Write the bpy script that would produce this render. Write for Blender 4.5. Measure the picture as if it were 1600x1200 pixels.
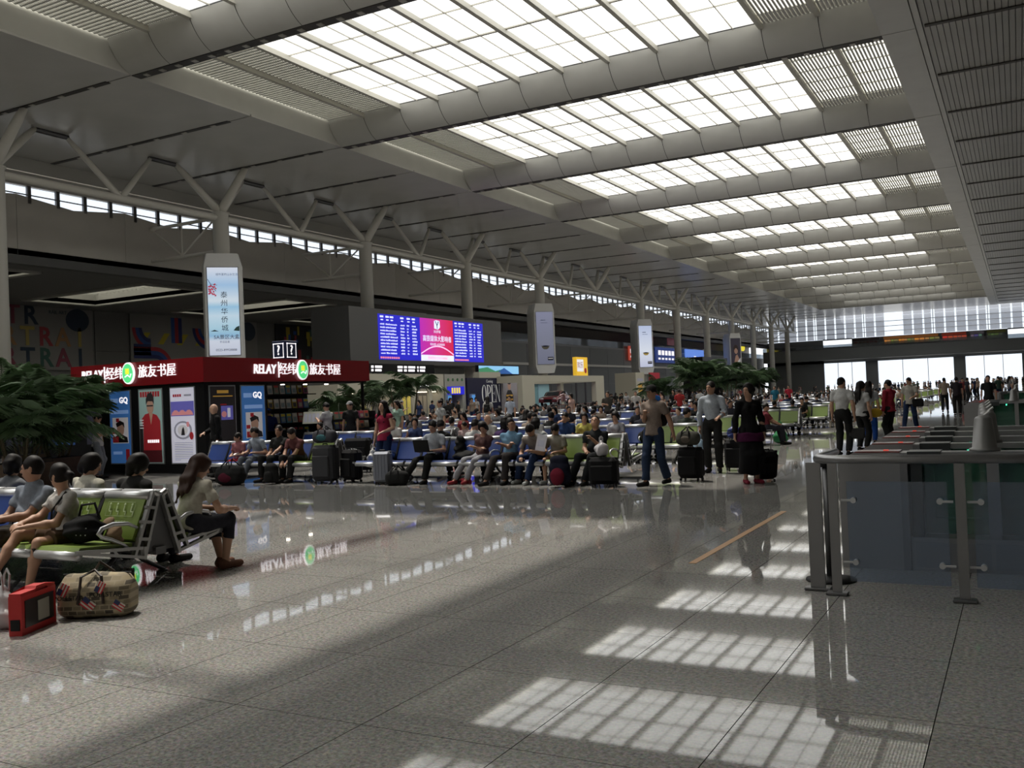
import bpy, math, random
import numpy as np
from mathutils import Matrix, Vector
PI = math.pi
scene = bpy.context.scene
for o in list(bpy.data.objects): bpy.data.objects.remove(o)
COL = scene.collection

# ---------------------------------------------------------------- camera, sky, sun, exposure
H = 1.6
_f, _yaw, _pit, _rol = 1465.13, .495722, .015411, -.0413211
fw = Vector((-math.sin(_yaw)*math.cos(_pit), math.cos(_yaw)*math.cos(_pit), math.sin(_pit)))
rt = Vector((math.cos(_yaw), math.sin(_yaw), 0)); up = rt.cross(fw)
rt, up = math.cos(_rol)*rt + math.sin(_rol)*up, -math.sin(_rol)*rt + math.cos(_rol)*up
cd = bpy.data.cameras.new('camera'); cd.lens = _f/1600*36; cd.sensor_width = 36; cd.clip_end = 2000; cd.clip_start = .05
cam = bpy.data.objects.new('camera', cd); COL.objects.link(cam)
M = Matrix((rt, up, -fw)).transposed().to_4x4(); M.translation = (0, 0, H)
cam.matrix_world = M; scene.camera = cam

world = bpy.data.worlds.new('sky'); scene.world = world; world.use_nodes = True
bg = world.node_tree.nodes['Background']; bg.inputs[0].default_value = (.93, .97, 1, 1); bg.inputs[1].default_value = 2.6
sd = bpy.data.lights.new('sun', 'SUN'); sd.energy = 12.5; sd.angle = math.radians(1.0); sd.color = (1, .93, .82)
sun = bpy.data.objects.new('sun', sd); COL.objects.link(sun)
sun.rotation_euler = Vector((.356, -.2, -1)).to_track_quat('-Z', 'Y').to_euler(); sun.location = (-20, 20, 60)
vs = scene.view_settings; vs.view_transform = 'Standard'; vs.look = 'None'; vs.gamma = 1; vs.exposure = -.85; vs.use_curve_mapping = False
cy = scene.cycles
cy.max_bounces = 7; cy.diffuse_bounces = 4; cy.glossy_bounces = 3; cy.transmission_bounces = 4; cy.transparent_max_bounces = 12
cy.use_denoising = True; cy.use_adaptive_sampling = True; cy.adaptive_threshold = .025; cy.caustics_reflective = False; cy.caustics_refractive = False; cy.sample_clamp_indirect = 4

# ---------------------------------------------------------------- materials
MATS = {}
def mat(name, col=(.5, .5, .5), rough=.6, metal=0, emit=0, noise=0, nscale=8, spec=.5, coat=0, bump=0):
    if name in MATS: return MATS[name]
    m = bpy.data.materials.new(name); m.use_nodes = True; nt = m.node_tree; b = nt.nodes['Principled BSDF']
    c = (*col, 1); b.inputs['Base Color'].default_value = c
    b.inputs['Roughness'].default_value = rough; b.inputs['Metallic'].default_value = metal
    b.inputs['Specular IOR Level'].default_value = spec; b.inputs['Coat Weight'].default_value = coat
    if emit: b.inputs['Emission Color'].default_value = c; b.inputs['Emission Strength'].default_value = emit*1.6
    if noise or bump:
        tc = nt.nodes.new('ShaderNodeTexCoord'); n = nt.nodes.new('ShaderNodeTexNoise'); n.inputs['Scale'].default_value = nscale; n.inputs['Detail'].default_value = 4
        nt.links.new(tc.outputs['Object'], n.inputs['Vector'])
        if noise:
            r = nt.nodes.new('ShaderNodeValToRGB')
            r.color_ramp.elements[0].position = .3; r.color_ramp.elements[1].position = .7
            r.color_ramp.elements[0].color = (*[max(0, x*(1-noise)) for x in col], 1); r.color_ramp.elements[1].color = (*[min(1, x*(1+noise)) for x in col], 1)
            nt.links.new(n.outputs['Fac'], r.inputs[0]); nt.links.new(r.outputs[0], b.inputs['Base Color'])
            if emit: nt.links.new(r.outputs[0], b.inputs['Emission Color'])
        if bump:
            bp = nt.nodes.new('ShaderNodeBump'); bp.inputs['Strength'].default_value = bump; bp.inputs['Distance'].default_value = .02
            nt.links.new(n.outputs['Fac'], bp.inputs['Height']); nt.links.new(bp.outputs[0], b.inputs['Normal'])
    MATS[name] = m; return m
def glassmat(name, tint=(1, 1, 1), trans=.6, diff=(.9, .9, .9), rough=.05, gloss=.08, translucent=True):
    """pane: part clear, part diffusing film, part surface gloss"""
    if name in MATS: return MATS[name]
    m = bpy.data.materials.new(name); m.use_nodes = True; nt = m.node_tree; nt.nodes.clear()
    out = nt.nodes.new('ShaderNodeOutputMaterial'); t = nt.nodes.new('ShaderNodeBsdfTransparent'); t.inputs[0].default_value = (*tint, 1)
    d = nt.nodes.new('ShaderNodeBsdfTranslucent' if translucent else 'ShaderNodeBsdfDiffuse'); d.inputs[0].default_value = (*diff, 1)
    g = nt.nodes.new('ShaderNodeBsdfGlossy'); g.inputs['Roughness'].default_value = rough
    m1 = nt.nodes.new('ShaderNodeMixShader'); m1.inputs[0].default_value = trans; nt.links.new(d.outputs[0], m1.inputs[1]); nt.links.new(t.outputs[0], m1.inputs[2])
    m2 = nt.nodes.new('ShaderNodeMixShader'); m2.inputs[0].default_value = gloss; nt.links.new(m1.outputs[0], m2.inputs[1]); nt.links.new(g.outputs[0], m2.inputs[2])
    nt.links.new(m2.outputs[0], out.inputs[0]); MATS[name] = m; return m
def granite():
    m = bpy.data.materials.new('polished_granite'); m.use_nodes = True; nt = m.node_tree; b = nt.nodes['Principled BSDF']
    tc = nt.nodes.new('ShaderNodeNewGeometry')
    n1 = nt.nodes.new('ShaderNodeTexVoronoi'); n1.inputs['Scale'].default_value = 75
    n2 = nt.nodes.new('ShaderNodeTexNoise'); n2.inputs['Scale'].default_value = 42; n2.inputs['Detail'].default_value = 5; n2.inputs['Roughness'].default_value = .75
    n3 = nt.nodes.new('ShaderNodeTexNoise'); n3.inputs['Scale'].default_value = .7; n3.inputs['Detail'].default_value = 2
    for n in (n1, n2, n3): nt.links.new(tc.outputs['Position'], n.inputs['Vector'])
    r = nt.nodes.new('ShaderNodeValToRGB'); e = r.color_ramp.elements
    e[0].position = .34; e[0].color = (.12, .115, .105, 1); e[1].position = .64; e[1].color = (.36, .345, .31, 1)
    x = r.color_ramp.elements.new(.49); x.color = (.25, .238, .215, 1)
    nt.links.new(n2.outputs['Fac'], r.inputs[0])
    mx = nt.nodes.new('ShaderNodeMix'); mx.data_type = 'RGBA'; mx.blend_type = 'MULTIPLY'; mx.inputs[0].default_value = .35
    nt.links.new(r.outputs[0], mx.inputs[6]); nt.links.new(n1.outputs['Color'], mx.inputs[7])
    mx2 = nt.nodes.new('ShaderNodeMix'); mx2.data_type = 'RGBA'; mx2.blend_type = 'MULTIPLY'; mx2.inputs[0].default_value = .25
    nt.links.new(mx.outputs[2], mx2.inputs[6]); nt.links.new(n3.outputs['Fac'], mx2.inputs[7])
    hs = nt.nodes.new('ShaderNodeHueSaturation'); hs.inputs['Saturation'].default_value = .5; hs.inputs['Value'].default_value = 1.38
    nt.links.new(mx2.outputs[2], hs.inputs['Color']); nt.links.new(hs.outputs[0], b.inputs['Base Color'])
    b.inputs['Roughness'].default_value = .03; b.inputs['Specular IOR Level'].default_value = .24; b.inputs['IOR'].default_value = 1.5
    MATS['granite'] = m; return m

# ---------------------------------------------------------------- mesh helpers
class MB:
    def __init__(s): s.v = []; s.f = []; s.m = []
    def add(s, vs, fs, mi=0):
        n = len(s.v); s.v += [tuple(p) for p in vs]; s.f += [tuple(i+n for i in f) for f in fs]; s.m += [mi]*len(fs); return s
    def b(s, x0, x1, y0, y1, z0, z1, mi=0):
        return s.add([(x0,y0,z0),(x1,y0,z0),(x1,y1,z0),(x0,y1,z0),(x0,y0,z1),(x1,y0,z1),(x1,y1,z1),(x0,y1,z1)],
                     [(0,3,2,1),(4,5,6,7),(0,1,5,4),(1,2,6,5),(2,3,7,6),(3,0,4,7)], mi)
    def c(s, cx, cy, cz, sx, sy, sz, mi=0): return s.b(cx-sx/2, cx+sx/2, cy-sy/2, cy+sy/2, cz-sz/2, cz+sz/2, mi)
    def rb(s, cx, cy, cz, sx, sy, sz, r=.02, mi=0):
        hx, hy, hz = sx/2, sy/2, sz/2; vs = []; idx = {}
        for X in (-1, 1):
            for Y in (-1, 1):
                for Z in (-1, 1):
                    for a in range(3):
                        p = [X*(hx-r), Y*(hy-r), Z*(hz-r)]; p[a] = (X*hx, Y*hy, Z*hz)[a]
                        idx[(X, Y, Z, a)] = len(vs); vs.append((cx+p[0], cy+p[1], cz+p[2]))
        fs = []
        I = lambda X, Y, Z, a: idx[(X, Y, Z, a)]
        for S in (-1, 1):
            fs.append([I(S,-1,-1,0), I(S,1,-1,0), I(S,1,1,0), I(S,-1,1,0)][::S])
            fs.append([I(-1,S,-1,1), I(-1,S,1,1), I(1,S,1,1), I(1,S,-1,1)][::S])
            fs.append([I(-1,-1,S,2), I(1,-1,S,2), I(1,1,S,2), I(-1,1,S,2)][::S])
        for A in (-1, 1):
            for B_ in (-1, 1):
                q = A*B_
                fs.append([I(A,B_,-1,0), I(A,B_,-1,1), I(A,B_,1,1), I(A,B_,1,0)][::q])
                fs.append([I(A,-1,B_,2), I(A,-1,B_,0), I(A,1,B_,0), I(A,1,B_,2)][::q])
                fs.append([I(-1,A,B_,1), I(-1,A,B_,2), I(1,A,B_,2), I(1,A,B_,1)][::q])
                for Z in (-1, 1): fs.append([I(A,B_,Z,0), I(A,B_,Z,1), I(A,B_,Z,2)][::q*Z])
        return s.add(vs, fs, mi)
    def tube(s, pts, r, n=8, mi=0, cap=True):
        pts = [Vector(p) for p in pts]; k = len(pts); rs = r if isinstance(r, (list, tuple)) else [r]*k; vs = []; fs = []; u = None
        for i, p in enumerate(pts):
            t = (pts[min(i+1, k-1)]-pts[max(i-1, 0)]).normalized()
            if u is None: u = t.orthogonal().normalized()
            u = (u-t*u.dot(t)).normalized(); w = t.cross(u)
            for j in range(n):
                a = 2*PI*j/n; vs.append(p+(u*math.cos(a)+w*math.sin(a))*rs[i])
        for i in range(k-1):
            for j in range(n): a, b_ = i*n+j, i*n+(j+1) % n; fs.append((a, b_, b_+n, a+n))
        if cap: fs.append(tuple(range(n-1, -1, -1))); fs.append(tuple(range((k-1)*n, k*n)))
        return s.add(vs, fs, mi)
    def lathe(s, prof, c=(0, 0, 0), n=16, mi=0):
        vs = []; fs = []; k = len(prof)
        for r, z in prof:
            for j in range(n): a = 2*PI*j/n; vs.append((c[0]+r*math.cos(a), c[1]+r*math.sin(a), c[2]+z))
        for i in range(k-1):
            for j in range(n): a, b_ = i*n+j, i*n+(j+1) % n; fs.append((a, b_, b_+n, a+n))
        fs.append(tuple(range(n-1, -1, -1))); fs.append(tuple(range((k-1)*n, k*n)))
        return s.add(vs, fs, mi)
    def ell(s, c, r, nu=10, nv=7, mi=0):
        vs = []; fs = []
        for i in range(nv+1):
            t = PI*i/nv
            for j in range(nu): a = 2*PI*j/nu; vs.append((c[0]+r[0]*math.sin(t)*math.cos(a), c[1]+r[1]*math.sin(t)*math.sin(a), c[2]-r[2]*math.cos(t)))
        for i in range(nv):
            for j in range(nu): a, b_ = i*nu+j, i*nu+(j+1) % nu; fs.append((a, b_, b_+nu, a+nu))
        return s.add(vs, fs, mi)
    def prism(s, poly, axis, a0, a1, mi=0):
        """poly in the two other axes (cyclic order), extruded along axis"""
        def P(p, a): return {'x': (a, p[0], p[1]), 'y': (p[0], a, p[1]), 'z': (p[0], p[1], a)}[axis]
        n = len(poly); vs = [P(p, a0) for p in poly]+[P(p, a1) for p in poly]
        fs = [(i, (i+1) % n, (i+1) % n+n, i+n) for i in range(n)]+[tuple(range(n-1, -1, -1)), tuple(range(n, 2*n))]
        return s.add(vs, fs, mi)
    def mesh(s, name, mats, smooth=False):
        me = bpy.data.meshes.new(name); me.from_pydata(s.v, [], s.f); me.polygons.foreach_set('material_index', s.m)
        for m in (mats if isinstance(mats, (list, tuple)) else [mats]): me.materials.append(m)
        if smooth: me.polygons.foreach_set('use_smooth', [True]*len(s.f))
        me.update(); return me
    def o(s, name, mats, parent=None, smooth=False, loc=None, rz=0): return link(name, s.mesh(name, mats, smooth), parent, loc, rz)
def link(name, data, parent=None, loc=None, rz=0):
    o = bpy.data.objects.new(name, data); COL.objects.link(o)
    if parent is not None: o.parent = parent
    if loc is not None: o.location = loc
    if rz: o.rotation_euler = (0, 0, rz)
    return o
def tag(o, label, cat=None, group=None, kind=None):
    o['label'] = label
    if cat: o['category'] = cat
    if group: o['group'] = group
    if kind: o['kind'] = kind
    return o
def thing(name, label, cat, loc=(0, 0, 0), rz=0, group=None, kind=None):
    return tag(link(name, None, None, loc, rz), label, cat, group, kind)
def dup(root, loc=None, rz=None, label=None, group=None):
    def cp(o, par):
        c = o.copy(); COL.objects.link(c); c.parent = par
        for ch in o.children: cp(ch, c)
        return c
    r = cp(root, None)
    if loc is not None: r.location = loc
    if rz is not None: r.rotation_euler = (0, 0, rz)
    if label: r['label'] = label
    if group: r['group'] = group
    return r
def text(s, size, m, parent, loc, rz=0, name='lettering', align='CENTER', ext=.004, shear=0, sx=1, rot=None, bold=0):
    c = bpy.data.curves.new('t', 'FONT'); c.body = s; c.size = size; c.align_x = align; c.align_y = 'CENTER'; c.extrude = ext; c.shear = shear; c.resolution_u = 2; c.offset = bold
    o = bpy.data.objects.new('t', c); COL.objects.link(o); me = bpy.data.meshes.new_from_object(o)
    bpy.data.objects.remove(o); bpy.data.curves.remove(c); me.materials.clear(); me.materials.append(m); me.name = name
    t = link(name, me, parent, loc); t.rotation_euler = rot or (PI/2, 0, rz); t.scale = (sx, 1, 1); return t
def card(x0, x1, z0, z1, m, parent, y=0, name='print', t=.004):
    """thin printed sheet standing in the local xz plane, facing -y"""
    return MB().b(x0, x1, y-t, y, z0, z1).o(name, m, parent)
def disc(cx, cz, rx, rz_, m, parent, y=0, name='print', t=.004, n=20):
    return MB().prism([(cx+rx*math.cos(2*PI*i/n), cz+rz_*math.sin(2*PI*i/n)) for i in range(n)], 'y', y, y-t).o(name, m, parent)
# ---------------------------------------------------------------- smooth solids (signed distance -> surface nets)
class SDF:
    def __init__(s, vox=.015, k=.03): s.p = []; s.vox = vox; s.k = k
    def cap(s, a, b, ra, rb=None, k=None, cut0=False, cut1=False, fl=None, sub=False):
        """tapered rod a-b; cut0/cut1 give flat ends; fl=(axis, factor) flattens the section along axis"""
        s.p.append(('c', np.array(a, float), np.array(b, float), ra, ra if rb is None else rb, k, cut0, cut1, fl, sub)); return s
    def ell(s, c, r, R=None, k=None, sub=False): s.p.append(('e', np.array(c, float), np.array(r, float), None if R is None else np.array(R, float), k, sub)); return s
    def clip(s, pt, n): s.p.append(('h', np.array(pt, float), np.array(n, float))); return s
    def mesh(s, name, m, fold=0, seed=0):
        lo = np.full(3, 1e9); hi = -lo
        for q in s.p:
            if q[0] == 'h' or q[-1]: continue
            if q[0] == 'c': R = max(q[3], q[4]); a = np.minimum(q[1], q[2])-R; b = np.maximum(q[1], q[2])+R
            else: R = q[2].max() if q[3] is not None else q[2]; a = q[1]-R; b = q[1]+R
            lo = np.minimum(lo, a); hi = np.maximum(hi, b)
        v = s.vox; lo = lo-2.5*v; n = np.ceil((hi+2.5*v-lo)/v).astype(int)+1
        F = np.full(n, 1., np.float32); ax = [lo[i]+v*np.arange(n[i], dtype=np.float32) for i in range(3)]
        for q in s.p:
            if q[0] == 'h':
                P = [ax[i]-q[1][i] for i in range(3)]
                F = np.maximum(F, P[0][:, None, None]*q[2][0]+P[1][None, :, None]*q[2][1]+P[2][None, None, :]*q[2][2]); continue
            k = q[5] if q[0] == 'c' else q[4]; k = s.k if k is None else k
            mg = .03+2*v+k
            if q[0] == 'c': R = max(q[3], q[4]); a = np.minimum(q[1], q[2])-R-mg; b = np.maximum(q[1], q[2])+R+mg
            else: R = q[2].max() if q[3] is not None else q[2]; a = q[1]-R-mg; b = q[1]+R+mg
            i0 = np.maximum(((a-lo)/v).astype(int), 0); i1 = np.minimum(np.ceil((b-lo)/v).astype(int)+1, n)
            if (i1 <= i0).any(): continue
            sl = tuple(slice(i0[i], i1[i]) for i in range(3))
            x, y, z = np.meshgrid(*[ax[i][sl[i]] for i in range(3)], indexing='ij')
            if q[0] == 'c':
                A, B_ = q[1], q[2]; fl = q[8]; px, py, pz = x-A[0], y-A[1], z-A[2]; d = B_-A
                if fl is not None:
                    u, f_ = np.array(fl[0], float), 1/fl[1]-1; u = u/np.linalg.norm(u)
                    t = (px*u[0]+py*u[1]+pz*u[2])*f_; px, py, pz = px+t*u[0], py+t*u[1], pz+t*u[2]; d = d+u*(d@u)*f_
                L2 = max(d@d, 1e-9); h = (px*d[0]+py*d[1]+pz*d[2])/L2; hc = np.clip(h, 0, 1)
                D = np.sqrt((px-hc*d[0])**2+(py-hc*d[1])**2+(pz-hc*d[2])**2)-(q[3]+(q[4]-q[3])*hc)
                L = math.sqrt(L2)
                if q[6]: D = np.maximum(D, -h*L)
                if q[7]: D = np.maximum(D, (h-1)*L)
                if fl is not None: D = D*min(1, fl[1]*1.2)
            else:
                px, py, pz = x-q[1][0], y-q[1][1], z-q[1][2]
                if q[3] is not None: R_ = q[3]; px, py, pz = px*R_[0, 0]+py*R_[1, 0]+pz*R_[2, 0], px*R_[0, 1]+py*R_[1, 1]+pz*R_[2, 1], px*R_[0, 2]+py*R_[1, 2]+pz*R_[2, 2]
                r = q[2]; k0 = np.sqrt((px/r[0])**2+(py/r[1])**2+(pz/r[2])**2)+1e-6; k1 = np.sqrt((px/r[0]**2)**2+(py/r[1]**2)**2+(pz/r[2]**2)**2)+1e-6
                D = k0*(k0-1)/k1
            f = F[sl]
            if q[-1]: h = np.clip(.5-.5*(f+D)/k, 0, 1); F[sl] = f+(-D-f)*h+k*h*(1-h)
            else: h = np.clip(.5+.5*(D-f)/k, 0, 1); F[sl] = D+(f-D)*h-k*h*(1-h)
        if fold:
            X, Y, Z = ax[0][:, None, None], ax[1][None, :, None], ax[2][None, None, :]; r = random.Random(seed)
            for q in range(3):
                w = [r.uniform(-1, 1)*30 for _ in range(3)]; F = F+fold/2*np.sin(X*w[0]+Y*w[1]+Z*w[2]*1.6+r.uniform(0, 6)+.8*np.sin(Z*13+q))
        S = F < 0
        c = [S[i:n[0]-1+i, j:n[1]-1+j, k_:n[2]-1+k_] for i in (0, 1) for j in (0, 1) for k_ in (0, 1)]
        any_ = np.logical_or.reduce(c); all_ = np.logical_and.reduce(c); act = any_ & ~all_
        ids = np.full(act.shape, -1, int); cells = np.argwhere(act); ids[act] = np.arange(len(cells))
        acc = np.zeros((len(cells), 3)); cnt = np.zeros(len(cells))
        corn = [(i, j, k_) for i in (0, 1) for j in (0, 1) for k_ in (0, 1)]
        val = np.stack([F[cells[:, 0]+i, cells[:, 1]+j, cells[:, 2]+k_] for i, j, k_ in corn], 1)
        for a in range(8):
            for b in range(a+1, 8):
                if sum(abs(corn[a][i]-corn[b][i]) for i in range(3)) != 1: continue
                va, vb = val[:, a], val[:, b]; mk = (va < 0) != (vb < 0); t = np.where(mk, va/np.where(mk, va-vb, 1), 0)
                pa, pb = np.array(corn[a], float), np.array(corn[b], float)
                acc += np.where(mk[:, None], pa+(pb-pa)*t[:, None], 0); cnt += mk
        V = lo+(cells+acc/np.maximum(cnt, 1)[:, None])*v; Q = []
        for ax_ in range(3):
            u, w = (ax_+1) % 3, (ax_+2) % 3
            sa = [slice(None)]*3; sb = [slice(None)]*3; sa[ax_] = slice(0, -1); sb[ax_] = slice(1, None)
            ch = S[tuple(sa)] != S[tuple(sb)]; E = np.argwhere(ch)
            ok = (E[:, u] > 0) & (E[:, w] > 0) & (E[:, u] < n[u]-1) & (E[:, w] < n[w]-1); E = E[ok]
            fl_ = S[tuple(sa)][tuple(E.T)]
            def at_(du, dw): e = E.copy(); e[:, u] += du; e[:, w] += dw; return ids[tuple(e.T)]
            q = np.stack([at_(-1, -1), at_(0, -1), at_(0, 0), at_(-1, 0)], 1); q[~fl_] = q[~fl_][:, ::-1]; Q.append(q)
        Q = np.concatenate(Q); Q = Q[(Q >= 0).all(1)]
        me = bpy.data.meshes.new(name); me.vertices.add(len(V)); me.vertices.foreach_set('co', V.astype(np.float32).ravel())
        me.loops.add(Q.size); me.loops.foreach_set('vertex_index', Q.ravel().astype(np.int32)); me.polygons.add(len(Q))
        me.polygons.foreach_set('loop_start', np.arange(0, Q.size, 4, dtype=np.int32))
        me.polygons.foreach_set('use_smooth', np.ones(len(Q), bool)); me.update(calc_edges=True); me.validate()
        if m is not None: me.materials.append(m)
        return me
    def o(s, name, m, parent=None, fold=0, seed=0, loc=None, rz=0): return link(name, s.mesh(name, m, fold, seed), parent, loc, rz)
# ---------------------------------------------------------------- the hall
BAY = 18.; Y1 = 34.95; ZC = 19.93; XL = -41.56; XR = -5.6; MOD = 3.0; ZT = 21.46; XW = -60.7; YF = 262.; YB = -40.; XRW = 24.
m_gran = granite()
m_joint = mat('tile_joint', (.05, .048, .045), .9, spec=.05)
m_panel = mat('ceiling_cream_metal', (.51, .503, .47), .42, noise=.05, nscale=.6)
m_soff = mat('ceiling_grey_metal', (.58, .57, .54), .25, metal=.0, noise=.04, nscale=.4)
m_slot = mat('dark_slot', (.055, .05, .045), .6)
m_fit = mat('lamp_fitting', (.42, .4, .36), .4)
m_mull = mat('mullion_cream', (.55, .53, .46), .45)
m_white = mat('white_paint', (.62, .61, .58), .5)
m_col = mat('column_cream', (.78, .76, .7), .4)
m_dark = mat('dark_grey_panel', (.17, .17, .175), .5)
m_wall = mat('wall_cream_grey', (.58, .55, .51), .55, noise=.04, nscale=.5)
m_sky = glassmat('skylight_glass', trans=.5, diff=(.95, .95, .93), gloss=.04)
m_gril = glassmat('skylight_screened_glass', trans=.03, diff=(.62, .62, .56), gloss=.0)
m_clear = glassmat('clear_glass', tint=(.95, .97, 1), trans=.94, diff=(.8, .85, .9), gloss=.05, translucent=False)
m_steel = mat('brushed_steel', (.42, .42, .43), .32, metal=.9)
m_steel_d = mat('dark_steel', (.13, .13, .135), .38, metal=.7)
m_black = mat('black_plastic', (.012, .012, .013), .5, spec=.2)

# floor: granite slabs; the nearest ones each an object, the rest one mesh, the far end plain stone
floor = tag(MB().b(-90, XRW, YB, YF+4, -.3, -.012).o('floor', m_joint), 'polished grey granite slab floor of the station hall', 'floor', kind='structure')
TX, TY, X0, Y0 = .85, 1.05, -.42, 4.81
g = .0025
tile_mb = MB().b(g, TX-g, g, TY-g, -.011, 0, 1); tile_mb.m[1] = 0
tile_me = tile_mb.mesh('tile', [m_gran, m_joint])
near = []; rest = []
for i in range(-60, 14):
    for j in range(-8, 40):
        x, y = X0+i*TX, Y0+j*TY; cx, cyy = x+TX/2, y+TY/2
        a = math.atan2(cx, cyy); d = math.hypot(cx, cyy)
        vis = -1.15 < a < .12 and cyy > 1.5
        (near if vis else rest).append((d, x, y))
near.sort(); rest += near[300:]; near = near[:300]
for d, x, y in near: link('tile', tile_me, floor, (x, y, 0))
fm = MB()
for d, x, y in rest: fm.add([(x+g, y+g, 0), (x+TX-g, y+g, 0), (x+TX-g, y+TY-g, 0), (x+g, y+TY-g, 0)], [(0, 1, 2, 3)])
xa, xb, ya, yb = X0-60*TX, X0+14*TX, Y0-8*TY, Y0+40*TY
for x0, x1, y0, y1 in ((-90, XRW, YB, ya), (-90, xa, ya, yb), (xb, XRW, ya, yb), (-90, XRW, yb, YF+4)):
    fm.add([(x0, y0, 0), (x1, y0, 0), (x1, y1, 0), (x0, y1, 0)], [(0, 1, 2, 3)])
tag(fm.o('paving', m_gran, floor), 'polished granite paving stretching away', kind='stuff')
# orange line on the floor
tag(MB().b(-2.78, -2.71, 8.45, 12.3, 0, .003).o('floor_line', mat('orange_tape', (.4, .17, .015), .45)), 'thin orange line taped on the grey floor in the aisle', 'floor line')

# ceiling
ceil = thing('ceiling', 'cream and grey metal ceiling with rows of skylights', 'ceiling', kind='structure')
lp = MB().b(-61.2, XL, .06, 8.94, 0, .12).mesh('panel', m_soff)
sl = MB().b(-60.8, -43.4, -.17, .17, -.04, .1).mesh('light_slot', m_slot)
ft = MB()
for k in range(6): ft.b(-58+2.6*k, -57.6+2.6*k, -.1, .1, -.07, -.03)
ftm = ft.mesh('lamp_fitting', m_fit)
for k in range(-8, 26):
    y = Y1+9*k
    if y > YF: break
    link('panel', lp, ceil, (0, y, ZC))
    s_ = link('light_slot', sl, ceil, (0, y, ZC)); link('lamp_fitting', ftm, s_)
MB().b(-61.2, XL-.32, YB, YF, ZC+.13, ZC+.9).o('roof_slab', m_dark, ceil)
MB().b(XR+.32, XRW, YB, YF, ZC+.16, ZC+2.2).o('roof_slab', m_dark, ceil)
# right-hand ceiling: smooth strip, then long slats
for k in range(-4, 13):
    MB().b(XR, -3.95, Y1+18*k+.04, min(Y1+18*k+17.96, YF), ZC, ZC+.16).o('edge_panel', m_panel, ceil)
MB().b(-3.9, -3.62, YB, YF, ZC+.02, ZC+.16).o('edge_panel', m_panel, ceil)
slm = MB().b(0, .262, YB, YF, 0, .1).mesh('slat', mat('slat_metal', (.33, .32, .295), .4, noise=.05, nscale=.3))
for k in range(62): link('slat', slm, ceil, (-3.55+.3*k, 0, ZC+.02))
MB().b(-3.55+.3*62, XRW, YB, YF, ZC+.02, ZC+.14).o('panel', m_soff, ceil)
sl2 = MB().b(-3.5, 15, -.16, .16, -.05, .05).mesh('light_slot', m_slot)
for k in range(-8, 25): link('light_slot', sl2, ceil, (0, Y1-.2+9*k, ZC))
# faces of the skylight wells
for k in range(-4, 12):
    MB().b(XL-.3, XL, Y1+18*k+.03, Y1+18*k+17.97, ZC+.125, ZT+.15).o('well_panel', m_panel, ceil)
    MB().b(XR, XR+.3, Y1+18*k+.03, Y1+18*k+17.97, ZC+.165, ZT+.15).o('well_panel', m_panel, ceil)
MB().b(XL, XR, Y1+11*18+2, YF, ZC, ZC+.4).o('panel', m_soff, ceil)
MB().b(XL, XR, YB-1, Y1-4*18+.3, ZC, ZC+.4).o('panel', m_soff, ceil)
# boat-shaped beams
prof = [(-1.47*(.55*math.cos(t)+.45*(1-t/(PI/2))), 1.53*(.55*(1-math.sin(t))+.45*(1-t/(PI/2)))) for t in [PI/2*i/8 for i in range(9)]]
prof = prof+[(.7-y, z) for y, z in prof[::-1]]
def hull(x0, x1, ins=0):
    m = MB(); P = [(y*(1-ins*.03)+ins*.01, z+ins*.03) for y, z in prof]; n = len(P); vs = [(x0, y, z) for y, z in P]+[(x1, y, z) for y, z in P]
    return m.add(vs, [(i, i+n, i+n+1, i+1) for i in range(n-1) if ins or i != 8])
pan = hull(.02, MOD-.02).mesh('panel', m_panel, True); pan_h = hull(.012, MOD-.012).mesh('panel', m_panel, True)
back = hull(XL, XR, 1).b(XL, XR, -1.4, 2.1, 1.56, 2.2).mesh('beam', m_slot)
bst = MB().b(XL, XR, .05, .65, -.02, .1).mesh('beam_slot', m_slot)
fb = MB()
for k in range(30): fb.b(XL+.7+1.2*k, XL+1.0+1.2*k, .2, .5, -.06, -.01)
fbm = fb.mesh('lamp_fitting', m_fit)
for k in range(-4, 12):
    b_ = link('beam', back, ceil, (0, Y1+18*k, ZC))
    for q in range(12): link('panel', pan, b_, (XL+MOD*q, 0, 0))
    s_ = link('beam_slot', bst, b_); link('lamp_fitting', fbm, b_)
# skylights
ya, yb = 2.17, 18-1.47; yl = yb-ya
mu = MB().b(-.13, .13, ya-.2, yb+.2, -.28, .02).mesh('mullion', m_mull)
tr = MB()
for q in range(1, 4): tr.b(2*MOD, 10*MOD, ya+yl*q/4-.022-(.06 if q == 2 else 0), ya+yl*q/4+.022+(.06 if q == 2 else 0), -.03, .05)
for q in range(2, 10): tr.b(MOD*q+MOD/2-.022, MOD*q+MOD/2+.022, ya, yb, -.02, .05)
trm = tr.mesh('glazing_bars', m_mull)
pn = MB().add([(.02, 0, .06), (MOD-.02, 0, .06), (MOD-.02, yl/2-.02, .06), (.02, yl/2-.02, .06)], [(0, 3, 2, 1)]).mesh('pane', m_sky)
gp = MB().add([(0, ya-.3, .5), (MOD, ya-.3, .5), (MOD, yb+.3, .5), (0, yb+.3, .5)], [(0, 3, 2, 1)]).mesh('pane', m_gril)
gr = MB()
for q in range(13): gr.b(.18+q*.21, .30+q*.21, ya, yb, -.06, .0)
for q in range(6): gr.b(.1, MOD-.1, ya+yl*(q+.5)/6-.05, ya+yl*(q+.5)/6+.05, 0, .06)
grm = gr.mesh('grille', m_panel)
gl = MB()
for q in range(46): gl.b(.14, MOD-.14, ya+yl*q/46, ya+yl*q/46+.11, -.05, 0)
for q in range(20): gl.b(.14+q*.138, .2+q*.138, ya, yb, 0, .05)
glm = gl.mesh('grille', m_panel)
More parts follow.
